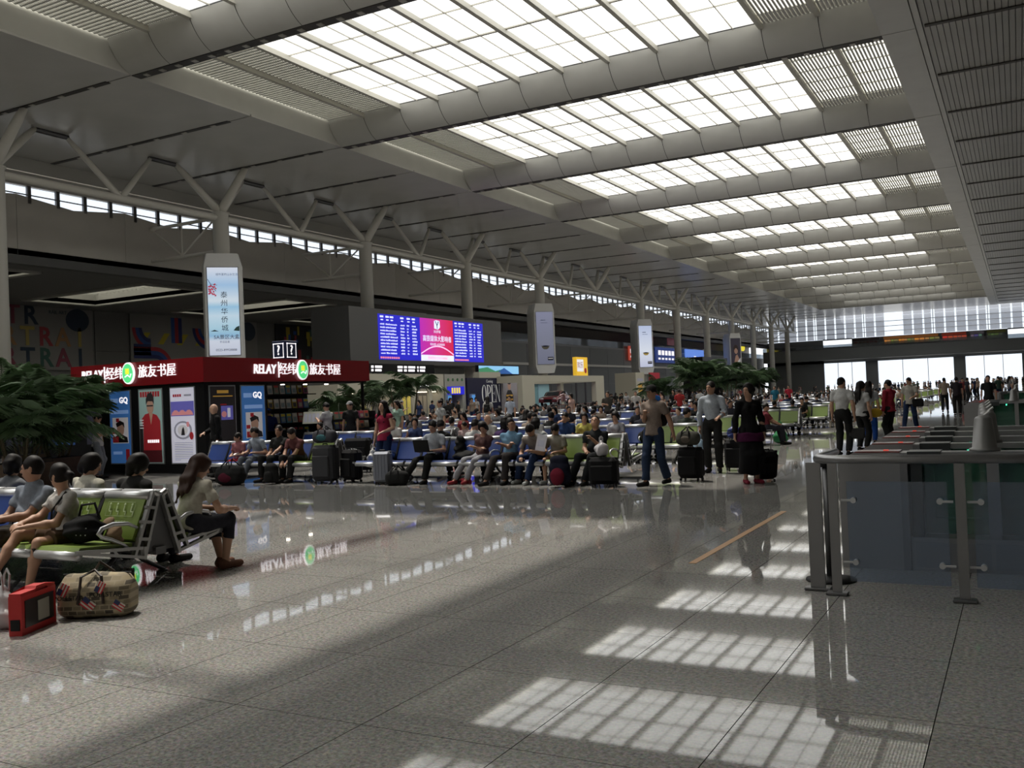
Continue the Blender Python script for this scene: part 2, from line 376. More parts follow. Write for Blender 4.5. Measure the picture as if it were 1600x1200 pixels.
for k in range(-4, 11):
    w = thing('window_%d' % (k+5), 'white skylight bay number %d of the ceiling, with screened ends' % (k+5), 'skylight', kind='structure')
    ords = ['nearest', 'second nearest', 'third nearest', 'fourth nearest', 'fifth nearest', 'sixth nearest', 'seventh nearest', 'eighth nearest', 'ninth nearest', 'second farthest', 'farthest']
    w['label'] = 'glazed white skylight bay between ceiling beams, '+(ords[k]+' of the bays beyond the first beam' if k >= 0 else 'overhead behind the viewer')
    w.location = (XL, Y1+18*k, ZT)
    for q in range(1, 12): link('mullion', mu, w, (MOD*q, 0, 0))
    link('glazing_bars', trm, w)
    for q in range(2, 10):
        for r_ in (0, 1): link('pane', pn, w, (MOD*q, ya+r_*yl/2+.01, 0))
    for q in (0, 1, 10, 11):
        link('pane', gp, w, (MOD*q, 0, 0)); link('grille', glm if q < 2 else grm, w, (MOD*q, 0, 0))

# left side: tall columns with branching struts, pipe, brackets, cream wall band and clerestory
XC = -53.; YC = 52.4; ZCT = 16.66
def strut(m, a, b, r0, r1):
    a, b = Vector(a), Vector(b); m.tube([a, a.lerp(b, .12), a.lerp(b, .8), b], [r0*.8, r0, r1, r1*.7], 10)
st_main = MB(); strut(st_main, (0, 0, 0), (-.9, -3.4, 3.2), .3, .24); sm1 = st_main.mesh('strut', m_col, True)
s2 = MB(); strut(s2, (0, 0, 0), (-.9, 3.4, 3.2), .3, .24); sm2 = s2.mesh('strut', m_col, True)
s3 = MB(); strut(s3, (0, 0, 0), (2.1, .7, 3.3), .36, .3); sm3 = s3.mesh('strut', m_col, True)
s4 = MB(); strut(s4, (0, 0, 0), (-.9, -3.4, 3.6), .22, .18); sm4 = s4.mesh('strut', m_col, True)
s5 = MB(); strut(s5, (0, 0, 0), (-.9, 3.4, 3.6), .22, .18); sm5 = s5.mesh('strut', m_col, True)
lk = MB().tube([(-.9, -1.25, -.12), (-.9, 1.25, -.12)], .17, 8).mesh('link', m_steel_d)
bx = MB().tube([(-7.6, 0, -2.9), (-.4, 0, -2.9)], .14, 8).tube([(-7.6, 0, -.35), (-.4, 0, -.35)], .14, 8).tube([(-7.5, 0, -.4), (-4.2, 0, -2.8)], .07, 6).tube([(-.6, 0, -.4), (-4.2, 0, -2.8)], .07, 6).tube([(-4.2, 0, -.35), (-4.2, 0, -2.9)], .07, 6)
bxm = bx.mesh('bracket', m_col)
sh = MB().lathe([(.62, 0), (.6, ZCT-.1), (.68, ZCT-.08), (.68, ZCT)], n=20).mesh('shaft', m_col, True)
names = {0: 'with the pale blue lit advertisement box, behind the red kiosk', 1: 'standing just left behind the blue departure board', 2: 'behind the right part of the departure board', 3: 'with the grey advertisement box behind the shops',
         5: 'with the white lit advertisement box showing a bowl', 6: 'first bare one right of the bowl advertisement', 7: 'second bare one right of the bowl advertisement', 8: 'with the portrait advertisement box'}
for k in range(-4, 12):
    y = YC+18*k
    if y > YF-5: break
    c = thing('column', 'round cream column with branching struts, '+names.get(k, 'in the row along the left side'), 'column', (XC, y, 0), kind='structure', group='branching columns along the left side')
    if k != 4: link('shaft', sh, c)
    for me in (sm1, sm2, sm3): link('strut', me, c, (0, 0, ZCT))
    link('bracket', bxm, c, (0, 0, ZCT))
    v = thing('strut_pair', 'cream V-shaped strut pair on the pipe between two columns', 'strut', (XC, y+9, 16.25), kind='structure', group='V struts between the columns')
    link('strut', sm4, v); link('strut', sm5, v)
    for dy in (-4.5, 4.5): link('link', lk, v, (0, dy, ZC-16.25))
tag(MB().tube([(XC, YB, 16.25), (XC, YF, 16.25)], .24, 10).tube([(XC-.3, YB, 16.75), (XC-.3, YF, 16.75)], .05, 6).o('trim_1', m_col, smooth=True), 'long cream steel pipe running between the column tops', 'pipe', kind='structure')
wl = thing('wall_left', 'cream panelled band below the narrow clerestory on the left', 'wall', kind='structure')
k = 0; y = YB
while y < YF:
    y2 = min(y+8.97, YF)
    MB().prism([(y, 12.9), (y2, 12.9), (y2, 17.25), ((y+y2)/2, 16.75), (y, 17.25)], 'x', XW-.3, XW).o('panel', m_wall, wl); y += 9
MB().b(XW-.5, XW-.1, YB, YF, 17.95, ZC).o('fascia', m_soff, wl)
MB().b(XW-.3, XW+.5, YB, YF, 12.3, 12.9).o('edge_band', mat('band_dark', (.1, .1, .1), .5), wl)
cw = thing('window_20', 'narrow bright clerestory strip high on the left wall', 'window', kind='structure')
MB().b(XW-.25, XW-.22, YB, YF, 16.7, 17.95).o('pane', m_clear, cw)
mpost = MB().b(-.1, .1, -.14, .14, 16.7, 17.95).mesh('post', m_steel_d)
yy = YB+1
while yy < YF: link('post', mpost, cw, (XW-.1, yy, 0)); yy += 2.25
MB().b(XW-.2, XW-.05, YB, YF, 17.3, 17.36).o('rail', m_steel_d, cw)
# low dark aisle behind the wall band, its coffers and back wall
la = thing('ceiling_side_aisle', 'low dark ceiling of the left aisle with pale coffers', 'ceiling', kind='structure')
CO0, CO1, CY = -83., -67.3, 60.8
yy = YB; cs = [CY+18*k for k in range(-5, 12)]
prev = YB
for c_ in cs:
    MB().b(-90, XW, prev, c_-3.6, 13, 13.4).o('panel', m_dark, la); MB().b(-90, CO0, c_-3.6, c_+3.6, 13, 13.4).o('panel', m_dark, la); MB().b(CO1, XW, c_-3.6, c_+3.6, 13, 13.4).o('panel', m_dark, la)
    cf = MB().b(CO0-.6, CO1+.6, c_-4.2, c_-3.6, 12.85, 13.0).b(CO0-.6, CO1+.6, c_+3.6, c_+4.2, 12.85, 13).b(CO0-.6, CO0, c_-3.6, c_+3.6, 12.85, 13).b(CO1, CO1+.6, c_-3.6, c_+3.6, 12.85, 13).o('coffer', m_panel, la)
    MB().b(CO0-.1, CO1+.1, c_-3.7, c_-3.6, 13, 14.6).b(CO0-.1, CO1+.1, c_+3.6, c_+3.7, 13, 14.6).b(CO0-.1, CO0, c_-3.6, c_+3.6, 13, 14.6).b(CO1, CO1+.1, c_-3.6, c_+3.6, 13, 14.6).o('coffer_side', m_panel, cf)
    MB().add([(CO0, c_-3.6, 14.5), (CO1, c_-3.6, 14.5), (CO1, c_+3.6, 14.5), (CO0, c_+3.6, 14.5)], [(0, 3, 2, 1)]).o('pane', glassmat('coffer_glass', trans=0, diff=(.45, .45, .4), gloss=0), cf)
    rr = MB()
    for q in range(24): rr.b(CO0+.3+q*.64, CO0+.42+q*.64, c_-3.6, c_+3.6, 14.0, 14.2)
    rr.o('louvre', m_panel, cf); prev = c_+3.6
MB().b(-90, XW, prev, YF, 13, 13.4).o('panel', m_dark, la)
wb = thing('wall_aisle_back', 'dark panelled back wall of the left aisle', 'wall', kind='structure')
for k in range(17):
    for z0, z1 in ((0, 4.3), (4.33, 8.6), (8.63, 13)): MB().b(-88.4, -88, YB+18*k+.05, min(YB+18*k+17.95, YF), z0, z1).o('panel', mat('back_wall_grey', (.19, .19, .195), .6), wb)
MB().b(-89, -88.5, YB, YF, 0, 13.4).o('backing', m_dark, wb)
# unseen closing walls
tag(MB().b(XRW, XRW+.4, YB, YF, 0, ZC+1).o('wall_right', m_wall), 'plain cream wall closing the right side', 'wall', kind='structure')
tag(MB().b(-90, XRW, YB-.4, YB, 0, ZC+1).o('wall_back', m_wall), 'plain cream wall behind the viewer', 'wall', kind='structure')
tag(MB().b(-160, 120, YF+5, YF+500, -.4, -.05).o('ground_outside', mat('outside_paving', (.42, .42, .42), .8)), 'pale paved forecourt seen through the far windows', 'ground', kind='structure')
# far end wall
wf = thing('wall_far', 'far end wall with white louvred glazing over a mezzanine', 'wall', kind='structure')
m_fp = glassmat('far_frosted_panel', trans=0, diff=(.36, .37, .4), gloss=.03); m_deck = mat('mezzanine_grey', (.2, .21, .22), .5)
xx = -60.; lab = 0
while xx < 22:
    if -29.9 < xx+1.2 < -25.9: xx = -25.8
    double = (lab % 5 == 4)
    wd = 2.5-(.42 if not double else .85)
    for z0 in (13.9, 15.2, 16.5, 17.8): MB().add([(xx, YF, z0), (xx+wd, YF, z0), (xx+wd, YF, z0+1.25), (xx, YF, z0+1.25)], [(0, 1, 2, 3)]).o('panel', m_fp, wf)
    MB().add([(xx, YF, 19.1), (xx+wd, YF, 19.1), (xx+wd, YF, ZC), (xx, YF, ZC)], [(0, 1, 2, 3)]).o('panel', m_fp, wf)
    if double: MB().b(xx+wd+.36, xx+wd+.5, YF-.15, YF, 13.9, ZC).o('mullion', m_steel_d, wf)
    xx += 2.5; lab += 1
fg = thing('window_21', 'bright glazing strips between the white panels of the far wall', 'window', kind='structure')
MB().b(-61, XRW, YF+.25, YF+.28, 13.8, ZC).o('pane', m_clear, fg)
for z in (15.17, 16.47, 17.77): MB().b(-61, XRW, YF+.05, YF+.2, z-.06, z+.06).o('rail', m_steel_d, fg)
MB().b(-61, XRW, YF-5, YF+.6, 8.2, 11.2).o('mezzanine_deck', m_deck, wf)
MB().b(-61, XRW, YF-5.1, YF-5, 11.2, 12.2).o('balustrade', glassmat('balustrade_glass', tint=(.6, .65, .7), trans=.7, diff=(.2, .22, .24), gloss=.1, translucent=False), wf)
MB().b(-38.6, -2.0, YF-.4, YF+.3, 11.2, 13.8).o('backing', m_dark, wf)
MB().b(-61, -46, YF-.4, YF+.3, 0, 13.8).o('backing', m_deck, wf)
MB().b(-46, -38.6, YF+.1, YF+.3, 11.2, 11.8).b(-46, -38.6, YF-.2, YF+.4, 13.6, 13.9).b(-2, XRW, YF-.2, YF+.4, 13.6, 13.9).o('lintel', m_deck, wf)
MB().b(-61, XRW, YF-.4, YF+.4, 7.5, 8.2).o('lintel', mat('lintel_light', (.45, .47, .5), .5), wf)
for x0, x1 in ((-35.4, -32.4), (-14.4, -11.7), (.8, 4.0), (16, 19)): MB().b(x0, x1, YF-.6, YF+.4, 0, 7.5).o('pier', m_deck, wf)
for n_, (x0, x1) in enumerate(((-46, -35.4), (-32.4, -14.4), (-11.7, .8), (4, 16))):
    w = thing('window_%d' % (22+n_), 'tall bright window in the far wall, number %d from the left' % (n_+1), 'window', kind='structure')
    w['label'] = ['tall bright far window furthest left, beside the dark corner', 'widest bright far window between two piers', 'bright far window at the right above the gates', 'far window hidden beyond the right edge'][n_]
    MB().b(x0, x1, YF+.1, YF+.13, 0, 7.5).o('pane', m_clear, w)
    for q in (1/3, 2/3): MB().b(x0+(x1-x0)*q-.06, x0+(x1-x0)*q+.06, YF, YF+.2, 0, 7.5).o('mullion', m_white, w)
# food stalls on the mezzanine
stall = [(-38.2, -31.6, (.10, .05, .05), 0, ''), (-30.6, -17.6, (.6, .22, .05), .5, ''), (-16.8, -11.2, (.55, .07, .03), .45, ''), (-10.4, -7.2, (.3, .26, .3), .3, ''), (-6.6, -2.4, (.2, .2, .06), .25, '')]
for i, (x0, x1, c_, e_, t_) in enumerate(stall):
    s_ = thing('food_stall', ['unlit brownish food stall front at the left of the far mezzanine', 'widest orange-lit food stall front on the far mezzanine', 'red-lit food stall front on the far mezzanine', 'small pale violet stall front on the far mezzanine', 'olive and orange stall front at the right of the far mezzanine'][i], 'food stall', (0, YF-1.2, 11.2))
    MB().b(x0, x1, 0, .7, 0, 2.5).o('counter_wall', m_dark, s_)
    MB().b(x0, x1, -.12, 0, 1.75, 2.4).o('fascia', mat('stall_fascia_%d' % i, tuple(v*.5 for v in c_), .5, emit=e_*.6), s_)
    rng = random.Random(i); xx = x0+.2; k = 0
    while xx < x1-.8:
        w_ = rng.uniform(.6, 1.3); cc = tuple(min(1, v*rng.uniform(.4, 1.5)+.03) for v in c_)
        MB().b(xx, xx+w_*.85, -.05, 0, .6, 1.6).o('menu_board', mat('menu_%d_%d' % (i, k % 5), cc, .5, emit=e_), s_); xx += w_; k += 1
# ---------------------------------------------------------------- seating
m_alu = mat('cast_aluminium', (.38, .38, .38), .35, metal=.8); m_bar = mat('silver_bar', (.6, .61, .63), .3, metal=.6)
m_blue = mat('blue_vinyl', (.012, .042, .2), .4); m_green = mat('green_vinyl', (.15, .22, .035), .4); m_print = mat('seat_print', (.5, .6, .35), .5)
SP = .62
def bench_meshes():
    D = {}
    for s_ in (-1, 1):
        f = lambda pts: [(s_*y, z) for y, z in pts][::-s_]
        seat = f([(-.30, .365), (-.84, .40), (-.87, .425), (-.84, .455), (-.6, .44), (-.30, .42)])
        bk = f([(-.26, .42), (-.30, .45), (-.20, .66), (-.135, .80), (-.10, .80), (-.16, .64)])
        for nm, ml in (('blue', m_blue), ('green', m_green)):
            D['seat', s_, nm] = MB().prism(seat, 'x', .03, SP-.03).mesh('seat', ml)
            D['back', s_, nm] = MB().prism(bk, 'x', .03, SP-.03).mesh('backrest', ml)
        D['front', s_] = MB().tube([(.03, s_*-.86, .385), (SP-.03, s_*-.86, .385)], .042, 10).mesh('front_roll', m_bar, True)
        D['top', s_] = MB().tube([(.02, s_*-.095, .825), (SP-.02, s_*-.095, .825)], .045, 10).mesh('top_bar', m_bar, True)
        fr = MB()
        for a, b in (((-.31, .30), (-.075, .87)), ((-.20, .27), (-.02, .83)), ((-.27, .45), (-.13, .43)), ((-.22, .6), (-.08, .58)), ((-.16, .73), (-.045, .71)), ((-.2, .27), (-.9, .42)), ((-.22, .36), (-.90, .425)), ((-.5, .335), (-.55, .40)), ((-.2, .25), (-.2, .37))):
            a, b = Vector((0, s_*a[0], a[1])), Vector((0, s_*b[0], b[1])); t = (b-a).normalized(); w = Vector((0, -t.z, t.y))*.014
            q = [a-w, b-w, b+w, a+w]; fr.add([(x, p.y, p.z) for x in (-.025, .025) for p in q], [(0, 3, 2, 1), (4, 5, 6, 7), (0, 1, 5, 4), (1, 2, 6, 5), (2, 3, 7, 6), (3, 0, 4, 7)])
        fr.tube([(0, s_*-.075, .86), (0, s_*-.02, .83)], .03, 8)
        D['frame', s_] = fr.mesh('side_frame', m_alu)
        D['div', s_] = MB().prism(f([(-.30, .35), (-.32, .46), (-.10, .86), (-.04, .84), (-.24, .40)]), 'x', -.022, .022).prism(f([(-.30, .36), (-.88, .39), (-.88, .435), (-.3, .43)]), 'x', -.02, .02).mesh('divider', m_black)
        P = [(-.24, .55), (-.34, .60), (-.50, .615), (-.62, .59), (-.655, .55), (-.62, .515), (-.52, .48), (-.40, .42), (-.33, .36)]
        D['arm', s_] = MB().tube([(0, s_*y, z) for y, z in P], [.014, .019, .021, .021, .02, .018, .017, .016, .016], 8).mesh('armrest', m_bar, True)
        D['leg', s_] = MB().tube([(0, s_*-.02, .32), (0, s_*-.2, .16), (0, s_*-.46, .02)], [.024, .022, .02], 8).lathe([(.035, 0), (.035, .02)], (0, s_*-.46, 0), 10).mesh('leg', m_steel_d, True)
    D['pic'] = None
    return D
BM = bench_meshes()
def bench(label, x_right, yc, nseat, green=2, sides=(-1, 1), arms=True, green_left=0, group=None, detail=True):
    """back-to-back row of seats along x, its right end at x_right"""
    t = thing('waiting_bench', label, 'bench', (x_right, yc, 0), group=group)
    L = nseat*SP
    MB().b(-L, 0, -.06, .06, .27, .34).o('spine_beam', m_steel_d, t)
    if len(sides) == 2: MB().prism([(-.18, .3), (.18, .3), (.06, .80), (-.06, .80)], 'x', -L+.04, -.04).o('back_shell', mat('back_shell_grey', (.10, .10, .105), .5), t)
    for s_ in sides:
        for i in range(nseat):
            nm = 'green' if i < green or i >= nseat-green_left else 'blue'
            x = -SP*(i+1)
            a = link('seat', BM['seat', s_, nm], t, (x, 0, 0)); link('front_roll', BM['front', s_], a)
            b_ = link('backrest', BM['back', s_, nm], t, (x, 0, 0)); link('top_bar', BM['top', s_], b_)
            if i: link('divider', BM['div', s_], t, (x+SP, 0, 0))
            if arms and (i % 2 == 0): link('armrest', BM['arm', s_], t, (x+SP-.02 if i else x+SP-.03, 0, 0))
        link('side_frame', BM['frame', s_], t, (0, 0, 0)); link('side_frame', BM['frame', s_], t, (-L, 0, 0))
        for x in ([-.5, -L+.5] if nseat < 7 else [-.5, -L/2, -L+.5]): link('leg', BM['leg', s_], t, (x, 0, 0))
    return t
fgb = bench('green and silver back-to-back bench in the left foreground', -7.2, 6.21, 8)
for i, x in enumerate((-.31, -.31-SP)):
    pr = MB()   # little seated figures printed on the green backrest
    for q in range(4):
        xx = x-.15+q*.1
        pr.b(xx-.006, xx+.006, -.012, -.008, 0, .05).ell((xx+.0, -.01, .065), (.013, .004, .013), 8, 4).b(xx-.0, xx+.035, -.012, -.008, -.01, 0).b(xx+.029, xx+.037, -.012, -.008, -.04, 0)
    pr.b(x-.19, x+.19, -.011, -.008, .085, .088).b(x-.19, x+.19, -.011, -.008, -.05, -.047).b(x-.19, x-.187, -.011, -.008, -.05, .088).b(x+.187, x+.19, -.011, -.008, -.05, .088)
    p_ = pr.o('priority_print', m_print, fgb, loc=(0, -.188, .69)); p_.rotation_euler = (-.37, 0, 0)
    tx = text('请让给需要的乘客', .036, m_print, fgb, (x-.03, -.235, .59), name='priority_lettering', ext=.001); tx.rotation_euler = (PI/2-.42, 0, 0)
row_lab = ['first full row of blue and green seats facing the open aisle', 'second row of blue and green seats behind the front row', 'third row of seats behind the front row', 'fourth row of seats behind the front row']
ROWY = [16.2, 20.9, 26.4, 31.9]+[37.4+5.5*i for i in range(12)]
ORD = ['first', 'second', 'third', 'fourth', 'fifth', 'sixth', 'seventh', 'eighth', 'ninth', 'tenth', 'eleventh', 'twelfth', 'thirteenth', 'fourteenth', 'fifteenth', 'sixteenth']
for i, y in enumerate(ROWY):
    g_ = None if i < 4 else 'distant waiting benches'
    bench(row_lab[i] if i < 4 else '%s blue seat row behind the front row, block beside the aisle' % ORD[i-1], -6.45, y, 9, green=2, arms=i < 3, group=g_)
    bench(['blue and green bench in front of the red kiosk', 'blue bench left of the second seat row, behind the luggage', 'blue bench left of the third seat row', 'blue bench left of the fourth seat row'][i] if i < 4 else '%s blue seat row behind the front row, middle block' % ORD[i-1], -13.1, y, 8 if i else 6, green=0 if i else 1, arms=i < 3, group=g_)
    if i > 2: bench('%s blue seat row behind the front row, block nearest the shops' % ORD[i-1], -19.6, y, 9, arms=False, green=0, group='distant waiting benches')

# ---------------------------------------------------------------- barrier and ticket gates on the right
m_rail = mat('satin_rail', (.30, .30, .31), .3, metal=.85); m_tint = glassmat('barrier_glass', tint=(.72, .80, .92), trans=.86, diff=(.25, .32, .42), gloss=.1, translucent=False)
br = thing('glass_barrier', 'steel handrail barrier with bluish glass panels beside the gates', 'barrier', (0, 7.5, 0))
MB().tube([(2.4, 0, 1.03), (-1.15, 0, 1.03), (-1.33, .02, 1.03), (-1.42, .1, 1.03), (-1.43, .25, 1.03), (-1.41, .86, 1.03)], .034, 12).o('handrail', m_rail, br, True)
def bpost(x, y, w=.075, d=.02):
    p = MB().b(x-w/2, x+w/2, y-d/2, y+d/2, .02, 1.0).o('post', m_rail, br); MB().rb(x, y, .012, w+.09, .1, .024, .006).o('foot_plate', m_steel_d, p)
bpost(-1.455, .1, .11, .03); bpost(-1.29, -.03, .07); bpost(-.41, -.03, .07); bpost(.5, -.03, .07); bpost(1.4, -.03, .07)
for x0, x1 in ((-1.2, -.5), (-.33, .42), (.58, 1.32)):
    p = MB().b(x0, x1, .02, .032, .10, .86).o('glass_panel', m_tint, br)
    for x in (x0+.05, x1-.05):
        for z in (.25, .72): MB().tube([(x, -.02, z), (x, .05, z)], .022, 10).tube([(x+(-.09 if x == x0+.05 else .09), -.01, z), (x, -.01, z)], .01, 6).o('clamp', m_bar, p)
sg = thing('belt_stanchion', 'dark belt stanchion with a round black base behind the barrier corner', 'stanchion', (-1.43, 8.02, 0))
MB().lathe([(.2, 0), (.2, .015), (.12, .03), (.035, .04)], n=24).o('base', m_black, sg, True); MB().tube([(0, 0, .03), (0, 0, .95)], .035, 12).o('pole', m_steel_d, sg, True); MB().lathe([(.05, .93), (.05, 1.02), (.03, 1.04)], n=12).o('belt_head', m_black, sg, True)
m_gate = mat('gate_steel', (.34, .34, .35), .35, metal=.75); m_gdark = mat('gate_dark', (.035, .04, .042), .3); m_gglass = glassmat('gate_green_glass', tint=(.45, .72, .6), trans=.6, diff=(.08, .2, .15), gloss=.12, translucent=False)
m_read = mat('gate_reader_red', (.20, .05, .05), .25); m_lampg = mat('gate_green_light', (.1, .9, .55), .3, emit=2.5); m_led = mat('gate_red_led', (.7, .04, .02), .3, emit=.8)
def gate(label, loc, L=2.9):
    t = thing('ticket_gate', label, 'ticket gate', loc, group='ticket gates')
    MB().prism([(0, 0), (.56, 0), (.56, 1.0), (.12, 1.0), (0, .93)], 'y', -.14, .14).o('pod', m_gate, t)
    r_ = MB().prism([(.04, .955), (.14, 1.012), (.5, 1.012), (.5, .99), (.1, .98)], 'y', -.11, .11).o('reader_panel', m_read, t); MB().b(.36, .40, -.02, .02, 1.012, 1.018).o('indicator', m_led, r_)
    MB().b(.5, .56, -.145, .145, 0, .99).o('seam_column', mat('gate_seam', (.22, .22, .23), .4, metal=.6), t)
    MB().b(.56, .82, -.13, .13, .9, 1.008).o('dark_visor', m_gdark, t)
    MB().b(.56, L, -.12, .12, 0, .28).o('plinth', m_gate, t)
    for x in (.6, 1.2, 1.8, 2.4): MB().b(x, x+.57, -.128, -.12, .03, .24).o('plinth_panel', mat('plinth_panel', (.28, .29, .31), .3, metal=.7), t)
    MB().b(.82, L, -.10, .10, .95, 1.0).o('top_rail', m_gate, t)
    for x in (.58, 1.16, 2.0, L-.08): MB().b(x, x+.09, -.11, .11, .28, .96).o('upright', m_gdark if x < .7 else m_gate, t)
    for x0, x1 in ((.67, 1.16), (1.25, 2.0), (2.09, L-.08)): MB().b(x0, x1, .02, .03, .3, .95).o('glass_panel', m_gglass, t)
    for z in (.4, .5, .6): MB().b(.68, L-.1, .06, .08, z, z+.02).o('inner_rail', m_steel_d, t)
    h_ = MB().lathe([(.12, 0), (.115, .025), (.095, .03), (.068, .27), (.055, .285), (.02, .3)], (1.15, 0, 1.0), 14).o('sensor_hood', mat('hood_grey', (.2, .2, .2), .45, metal=.5), t, True)
    MB().tube([(1.15, 0, 1.29), (1.2, .02, 1.33)], .012, 6).o('antenna', m_bar, h_)
    for x in (.98, 1.6): MB().b(x-.012, x+.012, -.105, -.1, .9, .94).o('status_light', m_lampg, t)
    return t
gl_ = ['nearest', 'second nearest', 'third nearest', 'fourth nearest', 'fifth nearest']
g0 = gate('steel ticket gate cabinet, nearest behind the glass barrier', (-1.43, 8.75, 0))
for i, y in enumerate((9.9, 11.0, 12.15, 13.3)): dup(g0, (-1.43-.04*i, y, 0), label='steel ticket gate cabinet, %s of the near gate row' % gl_[i+1])
for i, y in enumerate((27.1, 28.3, 29.5)): dup(g0, (-1.3, y, 0), label='%s gate cabinet of the farther gate group at the right edge' % ['front', 'middle', 'rear'][i])
for i, y in enumerate((45.5, 46.7, 47.9)): dup(g0, (-1.3, y, 0), label='distant ticket gate cabinet far along the right side', group='distant ticket gates')

# ---------------------------------------------------------------- bookshop kiosk
m_red = mat('kiosk_red', (.22, .004, .009), .35); m_kblk = mat('kiosk_black', (.008, .008, .009), .4, spec=.2); m_lit = mat('lit_white', (1, .97, 1), .5, emit=.95)
m_pw = mat('poster_white', (.75, .75, .9), .5, emit=.28); m_pb = mat('poster_blue', (.05, .17, .46), .5, emit=.3); m_fr = mat('poster_frame', (.35, .36, .38), .4, metal=.5)
m_skin_p = mat('print_skin', (.5, .3, .22), .6, emit=.12); m_pdk = mat('print_dark', (.03, .025, .03), .6); m_pred = mat('print_red', (.42, .02, .03), .6, emit=.12); m_pteal = mat('print_teal', (.32, .48, .46), .6, emit=.15)
m_pviol = mat('print_violet', (.14, .13, .5), .6, emit=.25); m_pgold = mat('print_gold', (.5, .28, .05), .6, emit=.25); m_pgrey = mat('print_grey', (.35, .35, .42), .6, emit=.15); m_ppink = mat('print_pink', (.75, .3, .32), .6, emit=.2)
KX, KY = -18.29, 17.3
ks = thing('bookshop_kiosk', 'black bookshop kiosk with a bright red lit fascia', 'kiosk', (KX, KY, 0))
MB().b(-5.15, 0, 0, .16, 2.35, 2.99).o('fascia', m_red, ks); MB().b(-.16, 0, .16, 6.95, 2.35, 2.99).o('fascia', m_red, ks); MB().b(-5.15, -5.0, .16, 6.95, 2.35, 2.99).b(-5.0, -.16, 6.8, 6.95, 2.35, 2.99).o('fascia', m_red, ks)
MB().b(-5.1, -.1, .1, 6.9, 2.3, 2.36).o('canopy', m_kblk, ks)
MB().b(-4.1, -.08, .08, .5, .0, 2.34).o('front_wall', m_kblk, ks); MB().b(-.5, -.08, .5, 2.35, 0, 2.34).o('side_wall', m_kblk, ks)
MB().b(-4.1, -4.0, .5, 6.7, 0, 2.34).o('rear_wall', m_kblk, ks)
MB().b(-4.0, -.6, 6.5, 6.6, 0, 1.2).o('rear_wall', m_kblk, ks)
MB().tube([(-.15, 6.75, 0), (-.15, 6.75, 2.35)], .05, 8).o('corner_post', m_kblk, ks)
def sign(x, z, y, rz, fx, fy):
    """lit shop name laid along local x from left edge x (metres) on a face"""
    pos = lambda u: (fx+u if not rz else fx, fy if not rz else fy+u, z)
    text('RELAY', .36, m_lit, ks, pos(x+.48), rz, bold=.006, sx=.85, ext=.015, shear=.1); c = pos(x+1.02)
    MB().b(-.012, .012, -.03, 0, -.22, .22).o('divider_line', m_lit, ks, loc=c, rz=rz)
    text('经纬', .36, m_lit, ks, pos(x+1.40), rz, ext=.012)
    o = disc(0, 0, .235, .29, m_lit, ks, 0, 'logo_disc', .05, 28); o.location = pos(x+1.99); o.rotation_euler = (0, 0, rz)
    mg_, my_ = mat('logo_green', (.12, .85, .3), .5, emit=.7), mat('logo_yellow', (.75, .8, .05), .5, emit=1.0)
    d_ = disc(0, 0, .20, .255, mg_, o, -.05, 'logo_green', .01, 28); MB().rb(-.01, -.062, .05, .15, .01, .15, .004).o('logo_square', my_, o)
    MB().tube([(-.1, -.062, -.1), (0, -.062, -.05), (.1, -.062, -.11), (.14, -.062, -.02)], .018, 6).o('logo_wave', m_lit, o)
    text('旅友书屋', .36, m_lit, ks, pos(x+3.05), rz, ext=.012)
sign(-4.72, 2.70, 0, 0, 0, -.02); sign(1.72, 2.68, 0, PI/2, .02, 0)
